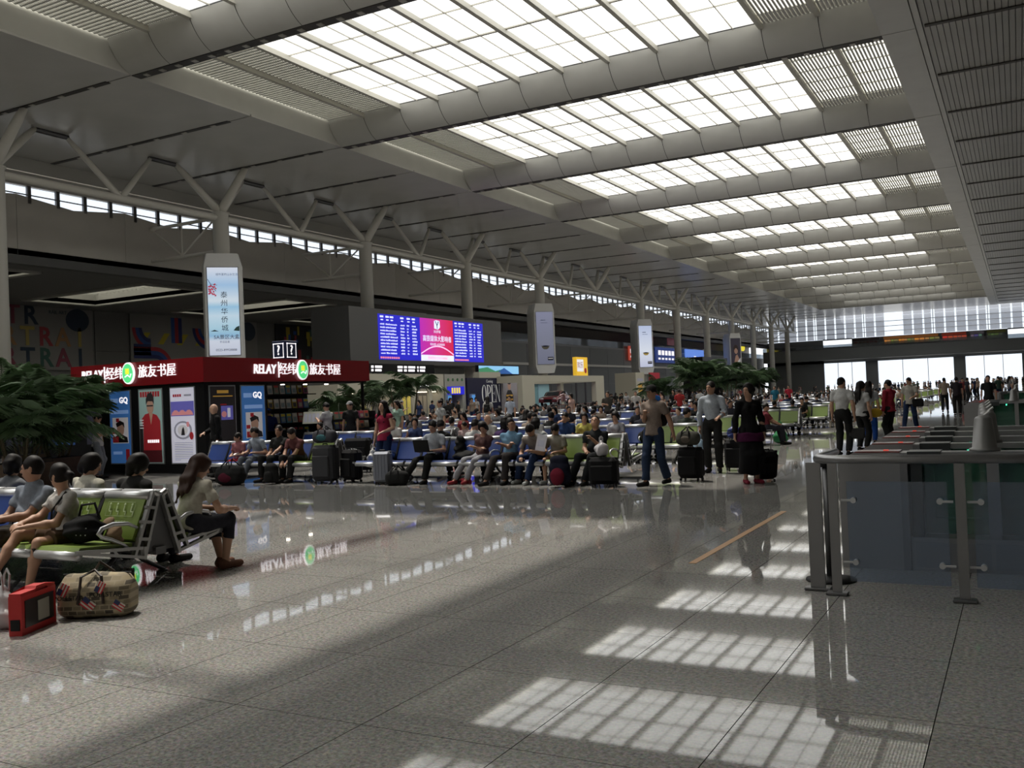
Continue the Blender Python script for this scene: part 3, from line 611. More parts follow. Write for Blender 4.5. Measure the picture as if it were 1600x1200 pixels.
def poster(kind, x, w, loc, rz, label):
    z0, z1 = .28, 2.23
    f = MB().b(-w/2-.03, w/2+.03, -.03, .0, z0-.03, z1+.03).o('light_box', m_fr, ks, loc=loc, rz=rz); f['label'] = label
    base = {'gq': m_pb, 'mag': m_pteal, 'white': m_pw, 'dark': m_pdk}[kind]
    card(-w/2, w/2, z0, z1, base, f, -.031, 'poster_sheet'); Y = -.036
    if kind == 'gq':
        text('GQ', .22, m_lit, f, (.16, Y, 1.98), bold=.008, ext=.003); card(-.36, -.05, 1.92, 2.04, mat('print_paleblue', (.25, .42, .8), .6, emit=.3), f, Y)
        card(-.34, .34, 1.62, 1.72, mat('print_paleblue'), f, Y); card(-.30, .32, .82, 1.52, mat('print_offwhite', (.6, .58, .6), .6, emit=.25), f, Y)
        disc(.02, 1.2, .14, .19, m_skin_p, f, Y-.005); MB().prism([(-.12, 1.26), (-.16, 1.36), (0, 1.44), (.16, 1.38), (.18, 1.24), (.1, 1.33)], 'y', Y-.009, Y-.013).o('print', m_pdk, f)
        MB().prism([(-.28, .84), (-.24, .98), (-.08, 1.06), (.1, 1.05), (.28, .98), (.31, .84)], 'y', Y-.009, Y-.013).o('print', m_pdk, f); card(-.29, -.06, .85, 1.0, m_pred, f, Y-.014); card(-.3, -.16, 1.08, 1.18, m_pred, f, Y-.014); card(-.14, -.02, 1.4, 1.5, m_pred, f, Y-.014)
        card(-.3, .05, .52, .6, mat('print_paleblue'), f, Y); card(.2, .34, .36, .66, m_pred, f, Y)
    if kind == 'mag':
        for q in range(8): card(-.38+q*.095, -.31+q*.095, 2.04, 2.18, m_pred, f, Y)
        disc(0, 1.78, .13, .2, m_skin_p, f, Y-.004); MB().prism([(-.15, 1.84), (-.15, 1.98), (-.08, 2.12), (.05, 2.16), (.14, 2.05), (.15, 1.84), (.1, 1.92), (-.08, 1.93)], 'y', Y-.009, Y-.013).o('print', m_pdk, f); card(-.12, .12, 1.79, 1.82, m_pdk, f, Y-.013)
        MB().prism([(-.30, .3), (-.28, 1.2), (-.34, 1.45), (-.2, 1.58), (0, 1.62), (.24, 1.55), (.36, 1.4), (.40, .3)], 'y', Y-.005, Y-.009).o('print', m_pred, f)
        MB().prism([(-.04, 1.62), (.02, 1.3), (.1, 1.6)], 'y', Y-.01, Y-.013).o('print', m_skin_p, f); card(-.3, .4, .3, .62, mat('print_maroon', (.12, .008, .015), .6), f, Y-.012); card(-.42, -.3, .3, 1.3, m_pdk, f, Y-.004)
        for q in range(6): card(-.12+q*.075, -.065+q*.075, .82, .9, m_lit, f, Y-.014)
        for q in range(4): card(-.4, -.26, 1.2+q*.07, 1.23+q*.07, mat('print_offwhite'), f, Y-.014)
    if kind == 'white':
        for q in range(4): card(-.33+q*.08, -.27+q*.08, 2.0, 2.07, m_pred, f, Y)
        card(.08, .34, 2.01, 2.06, m_pgrey, f, Y); card(-.42, .42, 1.5, 1.88, m_pviol, f, Y)
        MB().prism([(-.4, 1.52)]+[(-.36+q*.08, 1.6+.07*math.sin(q*2.1)**2) for q in range(10)]+[(.4, 1.52)], 'y', Y-.004, Y-.008).o('print', m_ppink, f)
        for q in range(3): disc(.0, 1.13, .33-.07*q, .24-.05*q, [m_pgrey, m_pw, mat('print_offwhite')][q], f, Y-.004*q)
        MB().prism([(-.05, 1.0), (-.02, 1.15), (.03, 1.22), (.06, 1.15), (.08, 1.0)], 'y', Y-.014, Y-.017).o('print', m_pdk, f); disc(.32, .98, .07, .1, m_pred, f, Y-.014); disc(.2, 1.28, .05, .07, m_ppink, f, Y-.014)
        for q in range(11): card(-.32, .34 if q < 10 else -.1, .8-q*.045, .812-q*.045, m_pgrey, f, Y)
    if kind == 'dark':
        card(-.2, .2, 2.05, 2.13, m_pgold, f, Y); card(-.34, .34, 1.96, 1.99, m_pgold, f, Y); card(-.08, .34, 1.35, 1.72, m_pviol, f, Y)
        disc(.02, 1.5, .09, .08, m_ppink, f, Y-.004); card(.14, .24, 1.42, 1.66, m_pw, f, Y-.004); card(-.1, .12, 1.74, 1.77, m_pred, f, Y)
    return f
poster('gq', 0, .8, (-3.24, .08, 0), 0, 'blue poster with a smiling face, leftmost on the kiosk front')
poster('mag', 0, .86, (-2.04, .08, 0), 0, 'poster of a figure in a red jacket')
poster('white', 0, .86, (-.85, .08, 0), 0, 'pale lilac lit poster')
poster('dark', 0, .86, (-.08, .68, 0), PI/2, 'dark poster with gold headline')
poster('gq', 0, .86, (-.08, 1.78, 0), PI/2, 'blue poster on the kiosk side')
sh_ = MB().b(-2.2, -2.12, 2.4, 6.4, 0, 2.3)
for z in (.2, .65, 1.1, 1.55, 2.0): sh_.b(-2.12, -1.75, 2.4, 6.4, z, z+.03)
sh_.o('shelf_unit', m_kblk, ks)
MB().b(-1.1, -.3, 3.0, 4.2, 0, .95).o('sales_counter', m_kblk, ks)
m_lamp = mat('downlight', (1, .9, .75), .4, emit=12)
for y in (2.9, 3.9, 4.9, 5.9):
    MB().lathe([(.06, 0), (.06, .02)], (-.9, y, 2.28), 12).o('downlight', m_lamp, ks)
rng = random.Random(3); mag_me = []
for i in range(10):
    c_ = [(.5, .08, .08), (.6, .35, .2), (.1, .2, .5), (.6, .55, .4), (.2, .3, .25), (.5, .15, .3), (.65, .62, .6), (.35, .08, .2), (.1, .35, .5), (.55, .4, .08)][i]
    mm = MB().b(-.0, .02, -.11, .11, 0, .3, 0).b(.02, .024, -.09, .09, .2, .28, 1).b(.02, .023, -.07, .07, .04, .17, 2); mag_me.append(mm.mesh('magazine', [mat('cover_%d' % i, c_, .4), mat('cover_title_%d' % (i % 3), [(.8, .8, .75), (.7, .1, .1), (.8, .7, .1)][i % 3], .4), mat('cover_pic_%d' % (i % 4), [(.4, .28, .22), (.08, .08, .1), (.3, .4, .45), (.5, .45, .35)][i % 4], .4)]))
for z in (.68, 1.13, 1.58, 2.03):
    for y in np.arange(2.55, 6.3, .27):
        o = link('magazine', mag_me[rng.randrange(10)], None, (KX-1.9, KY+float(y), z)); o.rotation_euler = (0, -.12, 0); tag(o, 'magazine standing on the dark shelf inside the red kiosk', 'magazine', 'magazines on the kiosk shelves')
rk = thing('magazine_rack', 'low black magazine rack at the open end of the kiosk', 'rack', (KX+.5, KY+5.2, 0))
for z in (.25, .55, .85, 1.15): MB().b(-.2, .2, -1.0, 1.0, z, z+.03).b(-.2, .18, -1, 1, z+.03, z+.05).o('shelf', m_kblk, rk)
for y in (-1.02, 1.0): MB().b(-.22, .22, y, y+.03, 0, 1.4).o('side_panel', m_kblk, rk)
MB().b(-.23, -.2, -1.0, 1.0, 0, 1.4).o('back_panel', m_kblk, rk)
for z in (.6, .9, 1.2):
    for y in np.arange(-.85, .95, .24):
        o = link('magazine', mag_me[rng.randrange(10)], None, (KX+.52, KY+5.2+float(y), z)); o.scale = (1, .95, .75); o.rotation_euler = (0, -.15, 0); tag(o, 'magazine on the low black rack at the kiosk end', 'magazine', 'magazines on the low rack')
kt = thing('display_table', 'small white-draped sales table beside the kiosk rack', 'table', (KX+2.3, KY+4.6, 0))
MB().prism([(-.7, 0), (.7, 0), (.68, .74), (-.68, .74)], 'y', -.4, .4).o('cloth', mat('table_cloth', (.5, .52, .55), .8), kt); MB().b(-.72, .72, -.42, .42, .74, .78).o('table_top', m_kblk, kt)
# information sign
iq = thing('information_sign', 'dark blue question-mark sign on a post above the kiosk', 'sign', (-24, 26.7, 0))
MB().tube([(0, 0, 0), (0, 0, 3.4)], .05, 10).o('post', m_steel_d, iq); mblue = mat('sign_navy', (.012, .02, .06), .4)
MB().rb(0, 0, 3.72, .66, .66, .72, .02).o('box', mblue, iq)
for rz, loc in ((0, (0, -.335, 3.72)), (PI/2, (.335, 0, 3.72))):
    text('?', .5, m_lit, iq, loc, rz, bold=.008)
    MB().b(-.25, .25, -.006, 0, .24, .27).b(-.25, .25, -.006, 0, -.27, -.24).b(-.25, -.22, -.006, 0, -.27, .27).b(.22, .25, -.006, 0, -.27, .27).o('border', m_lit, iq, loc=loc, rz=rz)

# ---------------------------------------------------------------- advertisement boxes on the columns
m_box = mat('adbox_shell', (.85, .85, .84), .4)
def gradmat(name, stops, strength, axis=2, lo=0, hi=1):
    m = bpy.data.materials.new(name); m.use_nodes = True; nt = m.node_tree; b = nt.nodes['Principled BSDF']
    tc = nt.nodes.new('ShaderNodeTexCoord'); sp = nt.nodes.new('ShaderNodeSeparateXYZ'); nt.links.new(tc.outputs['Object'], sp.inputs[0])
    mr = nt.nodes.new('ShaderNodeMapRange'); mr.inputs[1].default_value = lo; mr.inputs[2].default_value = hi; nt.links.new(sp.outputs[axis], mr.inputs[0])
    r = nt.nodes.new('ShaderNodeValToRGB'); el = r.color_ramp.elements
    while len(el) < len(stops): el.new(.5)
    for e_, (p, c) in zip(el, stops): e_.position = p; e_.color = (*c, 1)
    nt.links.new(mr.outputs[0], r.inputs[0]); b.inputs['Base Color'].default_value = (.02, .02, .02, 1); nt.links.new(r.outputs[0], b.inputs['Emission Color']); b.inputs['Emission Strength'].default_value = strength*1.6; b.inputs['Roughness'].default_value = .3; return m
def adbox(label, y, screen, w=1.32):
    t = thing('advertising_box', label, 'advertising box', (XC, y, 0), PI/4)
    def ring(z, s_): return [(-w*s_, -1.35, z), (w*s_, -1.35, z), (w*s_+.14*s_, -.8, z), (w*s_+.14*s_, 1.2, z), (-w*s_-.14*s_, 1.2, z), (-w*s_-.14*s_, -.8, z)]
    vs = []; fs = []
    for z, s_ in ((4.6, .8), (5.5, 1), (12.4, 1), (13.35, .82)): vs += ring(z, s_)
    for i in range(3): fs += [(i*6+j, i*6+(j+1) % 6, i*6+6+(j+1) % 6, i*6+6+j) for j in range(6)]
    fs += [(5, 4, 3, 2, 1, 0), (18, 19, 20, 21, 22, 23)]
    MB().add(vs, fs).o('shell', m_box, t)
    MB().b(-1.16, 1.16, -1.39, -1.35, 5.66, 12.34).o('screen_frame', m_fr, t)
    s_ = card(-1.1, 1.1, 5.72, 12.28, screen, t, -1.39, 'screen', .01); return t, s_
tA, sA = adbox('tall pale-blue lit advertisement box above the red kiosk', YC, gradmat('ad_sky', [(0, (.62, .66, .8)), (.16, (.72, .78, .9)), (.22, (.30, .55, .78)), (.30, (.45, .70, .85)), (.45, (.62, .8, .93)), (.55, (.35, .62, .85)), (.62, (.75, .86, .95)), (.8, (.40, .62, .88)), (1, (.8, .85, .97))], .85, 2, 5.72, 12.28))
m_ink = mat('ad_ink', (.015, .02, .06), .6); m_blos = mat('ad_blossom', (.75, .12, .2), .6, emit=.35); m_inkg = mat('ad_ink_grey', (.2, .24, .38), .6, emit=.1)
for i, ch in enumerate('泰州华侨城'): text(ch, .52, m_ink, sA, (.05, -1.41, 10.2-i*.62), ext=.002)
rng = random.Random(5)
for q in range(26): disc(-1.0+rng.random()*.55*(1-q/60), 10.6+rng.uniform(-.6, .5)*(1-q/40), .07, .07, m_blos, sA, -1.402-.001*q, 'blossom', .002, 8)
MB().tube([(-1.08, -1.404, 11.4), (-.8, -1.404, 10.9), (-.5, -1.404, 10.5)], .02, 5).tube([(-.9, -1.404, 11.05), (-.4, -1.404, 10.95)], .012, 5).o('branch', m_ink, sA)
text('城市里的山水生活', .2, m_inkg, sA, (.3, -1.41, 11.75), ext=.002)
text('5A景区大盘', .36, m_inkg, sA, (.15, -1.41, 7.05), ext=.002, bold=.004); text('恭迎品鉴', .18, m_inkg, sA, (0, -1.41, 6.7), ext=.002)
text('0523-89928888', .24, m_ink, sA, (.1, -1.41, 6.1), ext=.002); MB().prism([(-1.0, 7.5), (-.7, 7.62), (-.4, 7.5)], 'y', -1.402, -1.405).prism([(.65, 7.55), (.85, 7.8), (1.08, 7.9), (1.08, 7.5)], 'y', -1.402, -1.405).o('islet', mat('ad_islet', (.06, .14, .12), .6), sA)
def bowl(s_, gold):
    MB().prism([(-.42, 7.75), (-.55, 8.05), (-.3, 7.98), (0, 8.08), (.3, 7.98), (.55, 8.05), (.42, 7.75), (.2, 7.58), (-.2, 7.58)], 'y', -1.402, -1.406).o('bowl_picture', gold, s_); disc(0, 7.98, .44, .09, m_ink, s_, -1.407, 'bowl_mouth', .003)
    card(.25, .98, 6.2, 6.62, m_ink, s_, -1.402); card(.31, .92, 6.38, 6.5, mat('print_offwhite'), s_, -1.407); card(-.5, .1, 11.2, 11.3, m_inkg, s_, -1.402); card(-.5, .4, 10.9, 10.95, m_inkg, s_, -1.402)
tD, sD = adbox('grey-toned advertisement box with a bowl, behind the shops', YC+54, gradmat('ad_grey', [(0, (.16, .17, .24)), (.4, (.2, .21, .28)), (1, (.24, .25, .36))], .9, 2, 5.72, 12.28)); bowl(sD, mat('bowl_dull', (.12, .11, .08), .6, emit=.2))
tE, sE = adbox('white lit advertisement box showing a golden bowl', YC+90, gradmat('ad_white', [(0, (.55, .58, .75)), (.4, (.75, .8, .9)), (1, (.5, .58, .8))], .95, 2, 5.72, 12.28)); bowl(sE, mat('bowl_gold', (.5, .36, .1), .6, emit=.4))
tH, sH = adbox('advertisement box with a dark portrait picture, far along the columns', YC+144, mat('ad_dark', (.035, .03, .045), .4, emit=.4))
disc(.05, 9.6, .42, .6, m_skin_p, sH, -1.402); MB().prism([(-.5, 9.3), (-.55, 10.3), (-.2, 10.9), (.35, 10.8), (.6, 10.2), (.55, 9.2), (.4, 9.9), (0, 10.3), (-.3, 9.9)], 'y', -1.407, -1.411).o('print', mat('print_brown', (.05, .025, .02), .6), sH); MB().prism([(-.6, 5.9), (-.4, 7.4), (-.1, 8.6), (.3, 8.9), (.9, 7.6), (1.0, 5.9)], 'y', -1.407, -1.411).o('print', m_skin_p, sH); MB().prism([(.1, 5.9), (.4, 7.5), (1.05, 8.2), (1.05, 5.9)], 'y', -1.412, -1.415).o('print', mat('print_offwhite'), sH)

# ---------------------------------------------------------------- departure board
bd = thing('departure_board', 'huge blue departure board with a pink advertisement in the middle', 'departure board', (-48, 74, 0), PI/2)
MB().b(-12.8, 12.8, .05, 4, 5.0, 9.75).o('housing', mat('board_housing', (.075, .075, .075), .5), bd); MB().b(-12.8, 12.8, 0, .05, 5.0, 9.75).o('bezel', mat('board_bezel', (.10, .098, .095), .45), bd)
for x in (-9.5, 9.5): MB().b(x-.4, x+.4, 1.5, 2.3, 0, 5).o('leg', m_col, bd)
m_ledb = mat('led_blue', (.015, .015, .52), .5, emit=.9); m_ledw = mat('led_white', (.7, .75, 1), .5, emit=1.1); m_ledr = mat('led_red', (1, .25, .3), .5, emit=.9); m_ledo = mat('led_orange', (1, .45, .1), .5, emit=.9)
rng = random.Random(9)
for x0, x1 in ((-8.9, -2.55), (3.2, 8.9)):
    p = card(x0, x1, 5.4, 9.35, m_ledb, bd, -.001, 'led_panel', .02)
    hd = MB(); rw = MB(); w = (x1-x0)/6.35
    cols = [(0.3, .7), (1.1, .55), (1.75, 1.0), (3.3, .6), (4.3, .25), (5.1, .75)]
    for cx, cw in cols: hd.b(x0+cx*w, x0+(cx+.5)*w, -.03, -.021, 9.05, 9.2).b(x0+(cx+.1)*w, x0+(cx+.45)*w, -.03, -.021, 8.8, 8.9)
    for r_ in range(10):
        z = 8.42-r_*.28
        for cx, cw in cols:
            u = x0+cx*w
            while u < x0+(cx+cw*rng.uniform(.8, 1.05))*w: l_ = rng.uniform(.06, .14)*w; rw.b(u, u+l_, -.03, -.021, z, z+rng.uniform(.09, .15)); u += l_+.05*w
    hd.o('heading_marks', m_ledw, p)['kind'] = 'stuff'; rw.o('timetable_marks', m_ledw, p)['kind'] = 'stuff'
    ft_ = MB()
    for q in range(9): ft_.b(x0+(.2+q*.32)*w, x0+(.42+q*.32)*w, -.03, -.021, 5.5, 5.66)
    ft_.o('notice_marks', m_ledr, p)['kind'] = 'stuff'
p = card(-2.5, 3.15, 5.4, 9.35, gradmat('board_pink', [(0, (.55, .02, .5)), (.5, (.75, .03, .25)), (1, (.75, .01, .06))], 1.0, 0, -2.5, 3.15), bd, -.001, 'advert_panel', .02)
card(-2.5, 3.15, 5.4, 5.95, m_ledw, p, -.022); text('招商热线 13391188888', .34, m_ledr, p, (.3, -.03, 5.66), ext=.002)
arc = MB(); n = 24
for i in range(n):
    a0, a1 = i/n, (i+1)/n; f = lambda a: (-2.5+5.65*a, 6.0+.75*math.sin(PI*a)); (xa_, za), (xb_, zb) = f(a0), f(a1); arc.add([(xa_, -.026, za-.02), (xb_, -.026, zb-.02), (xb_, -.026, zb+.1), (xa_, -.026, za+.1)], [(0, 1, 2, 3)])
arc.o('light_arc', mat('led_pinkwhite', (1, .6, .9), .5, emit=1), p)
text('高铁媒体大影响者', .62, m_ledw, p, (.33, -.03, 7.45), ext=.002, bold=.004); text('永达传媒', .3, m_ledw, p, (.33, -.03, 8.15), ext=.002); text('覆盖全国 1.6亿高端旅客', .24, m_ledw, p, (.33, -.03, 6.95), ext=.002)
MB().prism([(-.15, 8.45), (-.15, 9.15), (.2, 9.25), (.8, 9.2), (.85, 8.6), (.5, 8.38)], 'y', -.026, -.03).o('logo_shield', m_ledw, p); MB().prism([(.0, 9.15), (.12, 9.15), (.35, 8.85), (.55, 9.15), (.68, 9.15), (.41, 8.75), (.41, 8.45), (.29, 8.45), (.29, 8.75)], 'y', -.031, -.034).o('logo_mark', m_ink, p)
ss = thing('hanging_sign', 'dark hanging sign with white lit lines under the departure board', 'sign', (-44, 60.5, 0), PI/2)
MB().b(-2.2, 7, 0, .3, 4.0, 4.75).o('panel', m_kblk, ss); rw = MB()
for u, l_ in ((-1.9, .3), (-1.4, .9), (1.6, .7), (2.5, .4), (3.1, 1.0), (4.4, .2), (4.8, .8)):
    rw.b(u, u+l_, -.02, 0, 4.42, 4.6).b(u, u+l_*.9, -.02, 0, 4.15, 4.33)
rw.o('sign_marks', m_lit, ss)['kind'] = 'stuff'
for x in (-1.5, 6.3): MB().tube([(x, .15, 0), (x, .15, 4)], .08, 8).o('post', m_steel_d, ss)
# ---------------------------------------------------------------- mural panels on the aisle wall
LET = [mat('mural_%d' % i, c_, .6) for i, c_ in enumerate([(.03, .05, .09), (.34, .05, .07), (.05, .12, .11), (.4, .22, .12), (.25, .06, .1), (.45, .35, .12)])]
m_mw = mat('mural_white', (.26, .255, .26), .6)
a1 = thing('mural_panel', 'white mural with three rows of dark coloured letters, far left', 'mural', (-87.9, 62, 6.5), PI/2)
card(-14, 5.6, 0, 6.6, m_mw, a1, 0, 'sheet', .1)
for r_, s_ in enumerate(('AILARTR', 'AILARTRAI', 'CILARTRAI')):
    x = -12.0+(0 if r_ else -1)
    for i, ch in enumerate(s_): text(ch, 2.7, LET[(i*2+r_) % 6], a1, (x+i*(2.0 if r_ else 1.9)+.0, -.11, 5.5-r_*2.15), ext=.02, sx=.95, bold=.06)
disc(3.8, 5.3, 1.4, 1.2, LET[0], a1, -.11, 'black_disc', .02); text('RAIL ART', .5, LET[0], a1, (1.5, -.11, 6.0), ext=.01)
a2 = thing('mural_panel', 'mural of big curved blue, red and yellow stripes behind the kiosk', 'mural', (-87.9, 81.5, 6.5), PI/2)
card(-9, 11, 0, 6.6, m_mw, a2, 0, 'sheet', .1)
B3 = [mat('mural_navy', (.02, .03, .16), .6), mat('mural_blue', (.03, .09, .35), .6), mat('mural_red', (.38, .03, .05), .6), mat('mural_yellow', (.5, .4, .04), .6)]
def arcband(cx, cz, r0, r1, a0, a1_, m, y):
    b = MB(); n = 16
    for i in range(n):
        u, v_ = a0+(a1_-a0)*i/n, a0+(a1_-a0)*(i+1)/n; b.add([(cx+r*math.cos(a), y, cz+r*math.sin(a)) for a, r in ((u, r0), (v_, r0), (v_, r1), (u, r1))], [(0, 1, 2, 3)])
    return b.o('stripe', m, a2)
for i in range(3):
    w_ = .45
    for x0_, z0_, a, b in ((-6.2, 4.9, PI, 1.5*PI), (-5.6, .2, PI/2, 0), (5, .2, PI, PI/2), (2.6, 5.2, PI, 1.5*PI)): arcband(x0_, z0_, 1.2+i*w_, 1.2+(i+1)*w_, a, b, B3[(i+(1 if x0_ > 0 else 0)) % 3], -.11)
    card(-8.6+i*.0, -6.2, 2.7-i*w_-.05, 3.1-i*w_-.05, B3[i], a2, -.11, 'stripe', .01); card(-3.2+i*w_*1.2, -3.2+(i+1)*w_*1.2, 3.3, 6.3, B3[(i+1) % 3], a2, -.11, 'stripe', .01); card(2.6, 8, 2.6+i*w_, 3.05+i*w_, B3[i], a2, -.12, 'stripe', .01); card(-8.6, -5.6, 1.4+i*w_, 1.85+i*w_, B3[i], a2, -.11, 'stripe', .01)
for q in range(6): MB().prism([(-8+q*2.8, 3.1), (-7.2+q*2.8, 3.1), (-6.2+q*2.8, 4.4), (-7.0+q*2.8, 4.4)], 'y', -.102, -.106).o('stripe', B3[3], a2)
disc(9.4, 5.2, 1.3, 1.2, LET[0], a2, -.125, 'black_disc', .02)
a3 = thing('mural_panel', 'dark speckled red and green mural left of the departure board', 'mural', (-87.9, 106, 6.2), PI/2)
card(-10, 10, 0, 6.8, mat('mural_black', (.02, .02, .025), .6), a3, 0, 'sheet', .1); rng = random.Random(8)
for q in range(70): u, v_ = rng.uniform(-9.6, 8), rng.uniform(.2, 5.6); card(u, u+rng.uniform(.3, .9), v_, v_+rng.uniform(.4, 1.6), [B3[2], LET[2], B3[3], LET[1], B3[1]][q % 5 if q % 9 else 2], a3, -.1-.001*q, 'patch', .002)
# ---------------------------------------------------------------- shop row along the left
m_cream = mat('shop_cream', (.5, .47, .38), .5); m_shopdk = mat('shop_interior', (.10, .075, .05), .6); m_warm = mat('shop_lamp', (1, .85, .6), .4, emit=4)
def shop(label, y0, y1, h, marks, windows):
    t = thing('clothes_shop', label, 'shop', (-40, y0, 0), PI/2); L = y1-y0
    MB().b(0, L, 0.2, 3.5, h-.15, h).b(0, .15, .2, 3.5, 0, h).b(L-.15, L, .2, 3.5, 0, h).b(0, L, 3.4, 3.5, 0, h).o('shell', m_cream, t)
    xs = [0]+[v for w in windows for v in w]+[L]
    for i in range(0, len(xs), 2): MB().b(xs[i], xs[i+1], 0, .2, 0, 2.45).o('pier', m_cream, t)
    MB().b(0, L, 0, .2, 2.45, h).o('fascia', m_cream, t)
    for i, (a, b) in enumerate(windows):
        MB().b(a, b, .1, .12, 0, 2.45).o('glass', m_clear, t)
        MB().b(a, b, 1.4, 1.5, 0, 2.45).o('display_wall', m_shopdk, t)
        c_ = [(.5, .05, .05), (.55, .45, .3), (.15, .03, .05), (.6, .5, .05), (.2, .35, .3)][(i*2+int(y0)) % 5]
        u = a+.15
        while u+.5 < b: card(u, u+.45, .7, 2.1, mat('display_%d_%d' % (int(y0), int(u*7) % 4), tuple(min(1, v*(1+.4*math.sin(u*5))+.02) for v in c_), .6, emit=.15), t, 1.38, 'garment_display', .03); u += .62
        MB().b(a+.1, b-.1, .5, .9, 2.35, 2.42).o('lamp_strip', m_warm, t)
    for x, w in marks:
        p = card(x-w/2, x+w/2, 2.65, 3.1, mat('shop_sign_plum', (.03, .015, .04), .4), t, -.001, 'sign', .05); q = MB()
        for k in range(5): q.b(x-w*.38+k*w*.16, x-w*.38+k*w*.16+w*.11, -.06, -.05, 2.8, 2.96)
        q.o('sign_marks', m_lit, p)['kind'] = 'stuff'
    return t
shop('cream clothes shop front furthest left under the departure board', 49.5, 56, 3.75, [(4.0, 1.7)], [(.9, 1.9), (2.4, 3.3), (3.6, 6.0)])
shop('cream clothes shop front left of the ticket counter', 56.1, 62.6, 3.75, [(3.7, 1.7)], [(.8, 2.2), (2.6, 4.4), (4.8, 6.2)])
tk = thing('ticket_counter', 'grey service counter with a small blue and yellow display between shops', 'counter', (-40, 62.8, 0), PI/2)
MB().b(0, 3.1, 0, 3, 2.5, 3.75).b(0, .5, 0, 3, 0, 2.5).b(2.6, 3.1, 0, 3, 0, 2.5).b(0, 3.1, 2.8, 3, 0, 2.5).o('shell', mat('counter_grey', (.36, .35, .31), .5), tk); MB().b(.5, 2.6, 0, .5, 0, .95).o('desk', m_cream, tk); MB().b(.5, 2.6, 2.0, 2.1, 1, 2.4).o('back_panel', m_shopdk, tk)
p = card(.3, 2.8, 2.1, 2.75, m_ledb, tk, -.01, 'display', .06)
for k in range(4): card(.85+k*.36, 1.1+k*.36, 2.2, 2.65, mat('led_yellow', (.9, .7, .1), .5, emit=.7), p, -.07, 'display_mark')
for k in range(4): disc(.5+k*.7, 3.3, .12, .12, mat('logo_green_dk', (.05, .15, .06), .6), tk, -.002, 'badge', .03)
for x in (-.3, 3.35):
    k_ = thing('blue_kiosk_screen', 'slim blue self-service screen %s of the grey service counter' % ('left' if x < 0 else 'right'), 'screen', (-39.4, 62.8+x, 0), PI/2); MB().b(-.3, .3, 0, .2, 0, 2.1).o('body', mat('screen_body', (.2, .3, .5), .4), k_); card(-.25, .25, .9, 2.0, mat('screen_blue', (.08, .3, .75), .5, emit=.5), k_, -.001, 'screen')
op = thing('shop_hoarding', 'navy hoarding with large white OPEN lettering', 'hoarding', (-40, 66.2, 0), PI/2)
MB().b(0, 5.7, 0, .3, 0, 3.45).o('panel', mat('hoarding_navy', (.012, .012, .045), .5), op); m_ho = mat('hoarding_white', (.7, .7, .68), .5, emit=.15)
def serif(ch, x, w, z0, h):
    b = MB(); y0, y1 = -.002, -.012; P = lambda pts: b.prism(pts, 'y', y0, y1); T = .15*w/.7; th_ = .035
    def ringp(cx, cz, rx, rz_, ix, iz, a0, a1, n=20):
        for i in range(n):
            u, v_ = a0+(a1-a0)*i/n, a0+(a1-a0)*(i+1)/n
            P([(cx+rx*math.cos(u), cz+rz_*math.sin(u)), (cx+rx*math.cos(v_), cz+rz_*math.sin(v_)), (cx+ix*math.cos(v_), cz+iz*math.sin(v_)), (cx+ix*math.cos(u), cz+iz*math.sin(u))])
    R_ = lambda a, c, d, e: P([(a, d), (c, d), (c, e), (a, e)])
    if ch == 'O': ringp(x+w/2, z0+h/2, w/2, h/2, w/2-T, h/2-th_, 0, 2*PI)
    if ch in 'PE': R_(x+.06, x+.06+T, z0, z0+h); R_(x, x+T+.12, z0, z0+th_)
    if ch == 'P': ringp(x+.06+T, z0+h*.74, w*.62, h*.26, w*.62-T, h*.26-th_, -PI/2, PI/2); R_(x, x+.1, z0+h-th_, z0+h)
    if ch == 'E': R_(x, x+w*.85, z0, z0+th_); R_(x, x+w*.82, z0+h-th_, z0+h); R_(x+.06, x+w*.7, z0+h*.5, z0+h*.5+th_); R_(x+w*.8, x+w*.85, z0, z0+h*.18); R_(x+w*.77, x+w*.82, z0+h*.84, z0+h); R_(x+w*.66, x+w*.7, z0+h*.42, z0+h*.61)
    if ch == 'N': R_(x+.06, x+.06+th_, z0, z0+h); R_(x+w-.06-th_, x+w-.06, z0, z0+h); P([(x+.02, z0+h), (x+.02+T, z0+h), (x+w-.06, z0), (x+w-.06-T*.6, z0)]); R_(x-.02, x+.16, z0, z0+th_); R_(x+w-.16, x+w+.03, z0+h-th_, z0+h)
    return b.o('lettering', m_ho, op)
for ch, x in zip('OPEN', (2.35, 3.2, 3.95, 4.7)): serif(ch, x, .78, 1.35, 1.5)
text('Coming', .35, mat('hoarding_white'), op, (3.7, -.01, 3.15), ext=.003)
MB().b(2.0, 5.7, 0, .5, 3.45, 3.95).o('cornice', m_cream, op)
b2 = thing('picture_hoarding', 'pale hoarding with a large picture of a person in a striped top', 'hoarding', (-39.8, 71.95, 0), PI/2)
MB().b(0, 2.6, 0, .3, 0, 3.5).o('panel', mat('hoarding_pale', (.4, .37, .4), .5), b2); disc(1.1, 2.75, .3, .38, m_skin_p, b2, -.002); MB().prism([(.5, 0), (.45, 1.9), (.8, 2.35), (1.4, 2.35), (1.8, 1.9), (1.7, 0)], 'y', -.001, -.006).o('print', m_pdk, b2)
for k in range(3): card(.5, 1.7, 1.1+k*.35, 1.25+k*.35, m_pgold, b2, -.007)
disc(1.1, 3.05, .33, .2, m_pdk, b2, -.008)
ls = thing('landscape_screen', 'long lit screen with green hills and blue sky above the hoarding', 'screen', (-41, 69.8, 0), PI/2)
